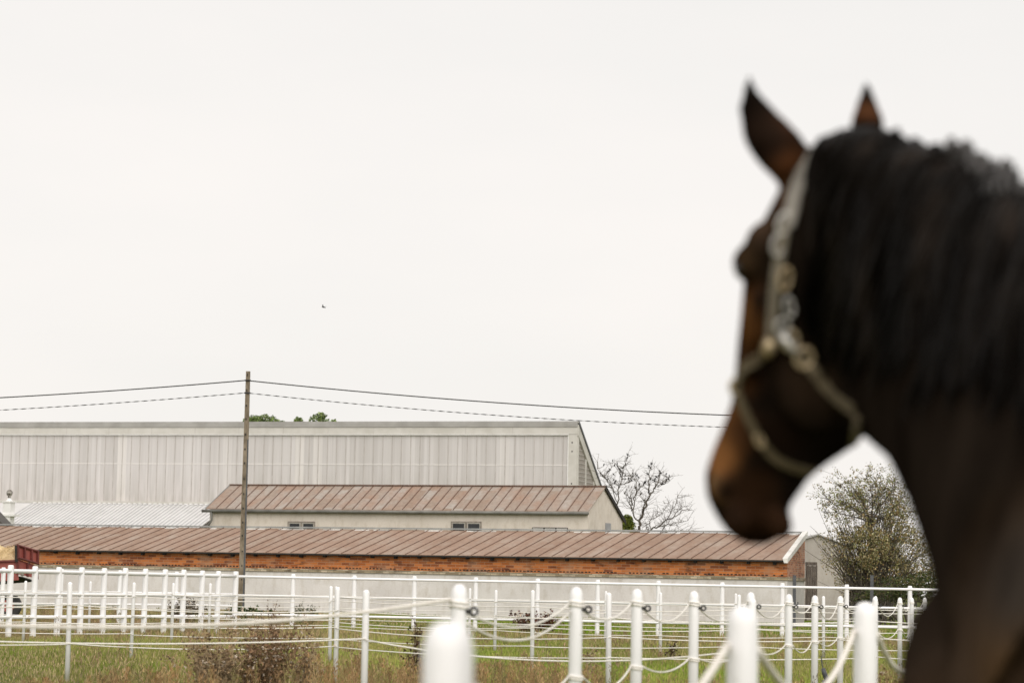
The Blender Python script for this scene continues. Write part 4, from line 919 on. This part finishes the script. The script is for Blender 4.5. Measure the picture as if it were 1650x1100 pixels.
H.loft([(B0-HD*s_+Vector((0, 0, z_)), r_*w_, Vector((0, 0, h_))) for s_, z_, w_, h_ in trunk], 28, .95)
# point of shoulder and shoulder muscle
H.ball(P(1545, 1120, 3.33), .085, .085, .16, 16)
H.ball(P(1650, 1000, 3.16), .09, .05, .24, 16, Matrix.Rotation(R(12), 3, 'Y'))
H.ball(P(1540, 1230, 3.28), .10, .10, .16, 16)
def leg(s0, side, pts, rads):
    ps = [B0-HD*(s0+dx)+LF*(side*(.15 if s0 < .8 else .15))+Vector((0, 0, z)) for dx, z in pts]
    H.tube(ps, rads, 14)
for sd_ in (1, -1):
    leg(.02, sd_, [(.10, 1.15), (.04, .95), (.02, .72), (.0, .50), (.01, .44), (.02, .24), (.01, .19), (-.04, .10), (-.06, .06), (-.07, .0)], [.12, .115, .075, .052, .048, .034, .044, .034, .05, .06])
    leg(1.5, sd_, [(.0, 1.25), (-.02, 1.0), (-.05, .82), (.08, .62), (.14, .52), (.10, .30), (.09, .20), (.04, .10), (.02, .06), (.01, .0)], [.17, .16, .12, .065, .055, .037, .047, .036, .052, .062])
# ears
def ear(rows, b):
    H.loft([(( P(*a, y_)+P(*c, y_))/2, (P(*c, y_)-P(*a, y_))/2, Vector((b*k_*.3, b*k_, 0))) for a, c, y_, k_ in rows], 16, 1)
ear([((1205, 116), (1209, 117), 3.76, .25), ((1196, 145), (1222, 147), 3.76, .5), ((1190, 170), (1243, 168), 3.765, .8), ((1192, 202), (1268, 194), 3.77, 1), ((1200, 235), (1292, 218), 3.775, 1.15), ((1217, 262), (1306, 240), 3.79, 1.3), ((1243, 286), (1318, 262), 3.80, 1.6), ((1262, 312), (1330, 285), 3.83, 1.8)], .018)
ear([((1393, 126), (1398, 126), 3.93, .25), ((1385, 152), (1409, 152), 3.93, .6), ((1378, 174), (1416, 172), 3.925, 1), ((1370, 197), (1426, 194), 3.92, 1.3), ((1368, 225), (1424, 222), 3.90, 1.6), ((1362, 255), (1428, 250), 3.87, 1.8)], .018)
hobj = H.build('horse', bpy.data.materials.new('tmp'))
rm = hobj.modifiers.new('r', 'REMESH'); rm.mode = 'VOXEL'; rm.voxel_size = .0075
sm_ = hobj.modifiers.new('s', 'SMOOTH'); sm_.factor = .5; sm_.iterations = 6
dg = bpy.context.evaluated_depsgraph_get(); me2 = bpy.data.meshes.new_from_object(hobj.evaluated_get(dg)); hobj.modifiers.clear(); hobj.data = me2
# coat colours (bay: brown face and muzzle sides, black neck and points), with sheen and recess shade painted in
nv = len(me2.vertices); co = np.zeros(nv*3, np.float32); me2.vertices.foreach_get('co', co); co = co.reshape(-1, 3)
colr = np.tile(np.array([.0095, .0068, .0052]), (nv, 1))
low = np.clip((1.78-co[:, 2])/.5, 0, 1)*np.clip((co[:, 0]-.46)/.12, 0, 1); colr = colr+(np.array([.0200, .0150, .0115])-colr)*low[:, None]
def blob(px, py, Y, r, col, wt=1.0):
    global colr
    c = np.array(P(px, py, Y)); d = np.linalg.norm(co-c, axis=1); w = np.clip(1.25-d/r, 0, 1); w = w*w*(3-2*w)*wt; colr = colr+(np.array(col)-colr)*w[:, None]
TANC = (.105, .045, .014); RB = (.060, .027, .012)
for a in [(1205, 480, 3.86, .05, RB), (1207, 530, 3.86, .055, TANC), (1195, 600, 3.92, .05, RB), (1172, 690, 3.96, .05, TANC), (1160, 735, 3.98, .045, (.17, .075, .027)), (1182, 675, 3.96, .03, (.14, .06, .02)), (1200, 500, 3.87, .03, (.12, .055, .02)), (1150, 785, 3.98, .018, (.16, .11, .065)), (1200, 690, 3.95, .045, RB), (1250, 700, 3.93, .06, (.010, .006, .004)), (1265, 300, 3.8, .05, RB), (1275, 265, 3.76, .045, (.055, .022, .009)), (1160, 790, 3.98, .03, (.10, .055, .025)),
          (1195, 850, 4.0, .045, (.030, .015, .008)), (1170, 790, 3.98, .024, (.006, .004, .003)), (1225, 765, 3.97, .028, (.006, .004, .003)), (1215, 812, 3.98, .022, (.008, .005, .004)), (1262, 200, 3.77, .03, (.05, .02, .01)), (1235, 215, 3.77, .05, (.022, .013, .009)), (1392, 190, 3.92, .03, (.11, .045, .02)), (1225, 370, 3.83, .05, (.045, .028, .018)), (1190, 425, 3.82, .05, (.028, .017, .009)), (1215, 790, 3.98, .05, (.030, .015, .008)), (1245, 845, 3.99, .05, (.030, .015, .008)), (1310, 600, 3.83, .09, (.022, .014, .009))]: blob(*a)  # nostril and mouth-corner shade painted in as near-black blobs
for a in [(1560, 900, 3.15, .12, (.022, .0165, .0125)), (1600, 1000, 3.0, .22, (.052, .034, .022)), (1520, 1090, 3.1, .20, (.042, .029, .021)), (1490, 1100, 3.3, .17, (.034, .022, .014)), (1478, 1060, 3.36, .14, (.030, .021, .015)), (1478, 1100, 3.5, .16, (.032, .022, .015)), (1480, 900, 3.3, .18, (.0145, .0105, .008)), (1530, 960, 3.2, .05, (.034, .024, .017)), (1556, 900, 3.18, .05, (.028, .019, .013)), (1590, 840, 3.15, .05, (.022, .015, .010)), (1640, 1090, 3.0, .14, (.055, .033, .017)), (1650, 930, 3.05, .10, (.03, .024, .02))]: blob(*a)  # gloss on the shoulder painted as lighter coat colour
colr = np.maximum(colr, .003)
hoof = co[:, 2] < .09; colr[hoof] = (.03, .025, .02)
at = me2.color_attributes.new('Col', 'FLOAT_COLOR', 'POINT'); a_ = np.ones((nv, 4), np.float32); a_[:, :3] = colr; at.data.foreach_set('color', a_.ravel())
hm, n, b_ = newmat('bay_horse_coat'); vc_ = N(n, 'ShaderNodeVertexColor', layer_name='Col'); f1 = noise_fac(n, 6, 4, mscale=(1.3, 1.3, .45)); f2 = noise_fac(n, 220, 3)
n.links.new(mixc(n, vc_.outputs[0], ramp(n, f1, [(.35, (.62, .60, .58)), (.65, (1.45, 1.42, 1.38))]), 1.0, 'MULTIPLY'), b_.inputs['Base Color'])  # stretched noise paints shading streaks into the coat
b_.inputs['Roughness'].default_value = .5; b_.inputs['IOR'].default_value = 1.3; b_.inputs['Specular IOR Level'].default_value = .0; b_.inputs['Specular Tint'].default_value = (.55, .38, .26, 1)
b_.inputs['Sheen Weight'].default_value = .0; b_.inputs['Sheen Roughness'].default_value = .5; b_.inputs['Sheen Tint'].default_value = (.8, .65, .5, 1)
bump(n, b_, f2, .15, .003)
me2.materials.clear(); me2.materials.append(hm); me2.polygons.foreach_set('use_smooth', [True]*len(me2.polygons))
tag(hobj, 'dark bay horse seen from behind its left side, head turned left, blurred in the foreground', 'horse')
bvh = BVHTree.FromPolygons([v.co.copy() for v in me2.vertices], [tuple(p.vertices) for p in me2.polygons])
def hit(px, py, off=.004):
    d = (P(px, py, 4)-CAM).normalized(); loc, nor, idx, dist = bvh.ray_cast(CAM, d)
    if loc is None: return None
    if nor.dot(d) > 0: nor = -nor
    return loc+nor*off, nor
def hitback(px, py, off=.004):
    t = P(px, py, 6); d = (CAM-t).normalized(); loc, nor, idx, dist = bvh.ray_cast(t, d)
    if loc is None: return None
    if nor.dot(d) > 0: nor = -nor
    return loc+nor*off, nor
# eye
e = MB(); e.ball(P(1199, 432, 3.838), .017, .019, .019, 14)
em = simple('dark_glossy_eye', (.004, .003, .002), (.01, .006, .004), 3, .08); o = e.build('eye', em, hobj, smooth=True)
# mane: long locks falling from the crest over the near side, sweeping toward the head
mane_m, n, b_ = newmat('black_mane_hair'); b_.inputs['Roughness'].default_value = .4; b_.inputs['IOR'].default_value = 1.15; b_.inputs['Specular IOR Level'].default_value = .5; b_.inputs['Specular Tint'].default_value = (.6, .5, .42, 1)
n.links.new(ramp(n, noise_fac(n, 11, 4, mscale=(1.4, 1.4, .4)), [(.36, (.0012, .0009, .0007)), (.52, (.0045, .0034, .0027)), (.68, (.018, .0135, .0108))]), b_.inputs['Base Color'])  # paler locks carry painted sheen streaks
crest = [(1345, 236), (1372, 224), (1402, 216), (1440, 218), (1475, 238), (1510, 254), (1560, 268), (1610, 292), (1665, 322), (1740, 358), (1830, 398), (1930, 440)]
def crest_at(t):
    k = t*(len(crest)-1); i = min(int(k), len(crest)-2); f = k-i; return (crest[i][0]*(1-f)+crest[i+1][0]*f, crest[i][1]*(1-f)+crest[i+1][1]*f)
def lock_mesh(count, lmin, lmax, rad, seed, nst=11):
    rg = np.random.default_rng(seed); m = MB()
    for q in range(count):
        t = (q+rg.random())/count if q % 2 else rg.random()**1.3; cx, cy = crest_at(t); ln = rg.uniform(lmin, lmax)*(1.0 if t > .25 else .42+2.3*t)
        ph = rg.uniform(0, 6.28); amp = rg.uniform(6, 20); drift = rg.uniform(-.60, -.2)*(1.2-t*.5)-.05; lift = rg.uniform(.0, .017); cw = rg.uniform(8, 20)
        for st in range(nst):
            off = rg.normal(0, cw*.5); l2 = ln*rg.uniform(.85, 1.05); pts = []; prev = None; dl = rg.uniform(-.004, .006)
            for k in range(9):
                u = k/8; px = cx+off*(1.4-u*1.1)+drift*l2*u**.75+amp*math.sin(ph+u*5.5)*u; py = cy+2+l2*(u**1.15); lim = 1322+max(0, py-520)*.35+12*math.sin(q); px = px if px > lim else lim+(px-lim)*.15
                hh = hit(px, py, .003+lift*math.sin(math.pi*min(1, u*1.05+.05))+dl+.004)
                if hh is None:
                    if not pts:
                        for dy in (6, 14, 24, 36):
                            hh = hit(px, py+dy, .010)
                            if hh: break
                    if hh is None: break
                p = hh[0]
                if prev is not None and (p-prev).length > .20: break
                pts.append(p); prev = p
            if len(pts) < 4: continue
            r0 = rad*rg.uniform(.6, 1.4); n_ = len(pts)
            m.tube(pts, [r0*(.55+.9*math.sin(math.pi*min(1, .15+.75*i/(n_-1))))*(1 if i < n_-1 else .15) for i in range(n_)], 5, False)
    return m
mo = lock_mesh(230, 110, 350, .0030, 3, 14).build('mane', mane_m, hobj, smooth=True)
# crest fuzz: short arched tufts standing on the neck line, sheen painted grey into those further back
rg = np.random.default_rng(12)
for (t0, t1, cnt, tn, tm) in ((.16, .55, 420, 'crest_tufts', mane_m), (.46, 1.0, 420, 'painted_sheen_tufts', simple('mane_hair_painted_sheen', (.010, .008, .007), (.055, .049, .045), 9, .5))):
  m = MB()
  for q in range(cnt):
    t = t0+(t1-t0)*rg.random(); cx, cy = crest_at(t); hh = None
    for dy in (2, 10, 20, 32, 46):
        hh = hit(cx+rg.normal(0, 4), cy+dy, .0)
        if hh: break
    if not hh: continue
    p = hh[0]+Vector((0, rg.uniform(0, .05), -.004)); d = Vector((rg.normal(-.3, .35), rg.normal(-.2, .25), 1)).normalized()*rg.uniform(.010, .040 if t > .5 else (.026 if t > .3 else .012))*1.3; f = Vector((rg.normal(-.02, .012), -.02, -.03))*rg.uniform(.5, 1.4)
    m.tube([p, p+d, p+d*1.1+f*.25, p+d*.9+f*.6, p+d*.5+f*.9], [.006, .006, .005, .004, .001], 5, False)
  m.build(tn, tm, hobj, smooth=True)
# tail
m = MB(); tb_ = B0-HD*1.86+Vector((0, 0, 1.45))
for q in range(140):
    o1 = Vector((rg.normal(0, .025), rg.normal(0, .025), 0)); m.tube([tb_+o1*.5, tb_-HD*.12+Vector((0, 0, -.10))+o1, tb_-HD*.16+Vector((0, 0, -.5))+o1*1.8, tb_-HD*.12+Vector((0, 0, -.95-.1*rg.random()))+o1*2.2], [.012, .012, .010, .002], 5, False)
m.build('tail', mane_m, hobj, smooth=True)

# ============================================================ HALTER
hal = empty('halter', tuple(P(1262, 500, 3.8)), 0, 'khaki webbing halter with pale metal buckles and rings on the horse head', 'halter')
khaki = simple('khaki_webbing', (.075, .055, .028), (.135, .105, .058), 60, .8)
greyst = simple('worn_grey_strap', (.20, .18, .155), (.30, .275, .24), 50, .7)
brass = simple('brass_fitting', (.36, .27, .15), (.55, .44, .28), 20, .35, metal=.5)
chrome = simple('dull_chrome', (.38, .36, .33), (.6, .58, .54), 15, .3, metal=.6)
def strap(name, pts, w, mat, back=(), th=.0035):
    q = []
    for i, (x, y) in enumerate(pts):
        h = hit(x, y, .006)
        if h: q.append(h)
    for x, y in back:
        h = hitback(x, y, .006)
        if h: q.append(h)
    # resample smooth
    P_ = [a for a, _ in q]; N_ = [b2 for _, b2 in q]; fine = []; fn = []
    for i in range(len(P_)-1):
        for t in np.linspace(0, 1, 7)[:-1]:
            a = P_[max(i-1, 0)]; b2 = P_[i]; c = P_[i+1]; d = P_[min(i+2, len(P_)-1)]
            fine.append(.5*((2*b2)+(c-a)*t+(2*a-5*b2+4*c-d)*t*t+(3*b2-a-3*c+d)*t**3)); fn.append(N_[i].lerp(N_[i+1], t).normalized())
    fine.append(P_[-1]); fn.append(N_[-1])
    m = MB(); vs = []
    for i, p in enumerate(fine):
        t = (fine[min(i+1, len(fine)-1)]-fine[max(i-1, 0)]).normalized(); nn_ = fn[i]; s = t.cross(nn_).normalized()*w/2
        loc, no, ix, ds = bvh.find_nearest(p)
        if (p-loc).length < .004 or (p-loc).dot(no) < 0: p = loc+no*.005
        vs += [p-s-nn_*th*.5, p+s-nn_*th*.5, p+s+nn_*th, p-s+nn_*th]
    k = len(fine); fs = [(i*4+j, i*4+(j+1) % 4, (i+1)*4+(j+1) % 4, (i+1)*4+j) for i in range(k-1) for j in range(4)]+[(3, 2, 1, 0), ((k-1)*4, (k-1)*4+1, (k-1)*4+2, (k-1)*4+3)]
    m.add(vs, fs); return childmesh(m, name, mat, hal)
def ring(px, py, rx, ry, rot, mat, th=.0035, name='ring', par=None):
    h = hit(px, py, .010); c = h[0]; m = MB(); k = 3.85/FPX; pts = []
    for a in np.linspace(0, 2*math.pi, 22):
        x = rx*math.cos(a); y = ry*math.sin(a); X = x*math.cos(rot)-y*math.sin(rot); Y_ = x*math.sin(rot)+y*math.cos(rot)
        pts.append(c+RV*(X*k)-UV*(Y_*k)+Vector((X*k*.3, 0, 0))*0)
    m.tube(pts, th, 8); return childmesh(m, name, mat, hal, smooth=True)
strap('crownpiece', [(1338, 232), (1322, 244), (1307, 262), (1294, 286), (1285, 312), (1278, 340), (1271, 365)], .024, greyst, back=())
strap('cheek_strap', [(1268, 365), (1262, 395), (1257, 425), (1252, 460), (1247, 500), (1242, 540), (1240, 560)], .018, simple('pale_khaki_webbing', (.14, .118, .085), (.22, .19, .14), 60, .8))
strap('noseband', [(1262, 535), (1244, 548), (1226, 566), (1208, 588), (1196, 610), (1191, 632)], .018, khaki)
strap('chin_strap', [(1192, 625), (1202, 655), (1216, 688), (1232, 715), (1252, 737), (1280, 750), (1308, 756), (1330, 752)], .014, khaki)
strap('throat_strap', [(1292, 576), (1310, 597), (1332, 620), (1352, 638), (1368, 650), (1382, 660)], .019, khaki)
strap('rear_chin_strap', [(1332, 750), (1352, 735), (1372, 712), (1386, 690), (1388, 668)], .014, khaki)
ring(1268, 362, 10, 17, .25, chrome, .003, 'buckle'); ring(1259, 395, 10, 18, .25, chrome, .0032, 'buckle')
ring(1268, 448, 9, 18, .2, brass, .003, 'keeper')
ring(1274, 492, 7, 15, -.15, chrome, .003, 'chain_link'); ring(1264, 523, 10, 12, .3, chrome, .0034, 'chain_link'); ring(1275, 545, 12, 16, 0, brass, .0035, 'ring')
ring(1298, 578, 14, 16, .3, brass, .0036, 'ring'); ring(1192, 622, 7, 11, 0, brass, .003, 'ring'); ring(1226, 705, 6, 11, -.4, brass, .003, 'ring')
h1 = hit(1262, 535, .014)[0]; h2 = hit(1290, 574, .014)[0]; m = MB(); m.tube([h1, h1.lerp(h2, .3), h1.lerp(h2, .7), h2], [.006, .0085, .0075, .005], 10); childmesh(m, 'snap_bolt', chrome, hal, smooth=True)
h1 = hit(1242, 540, .012)[0]; h2 = hit(1238, 570, .012)[0]; m = MB(); m.tube([h1, h1.lerp(h2, .5), h2], [.011, .013, .009], 10); childmesh(m, 'strap_clip', brass, hal, smooth=True)
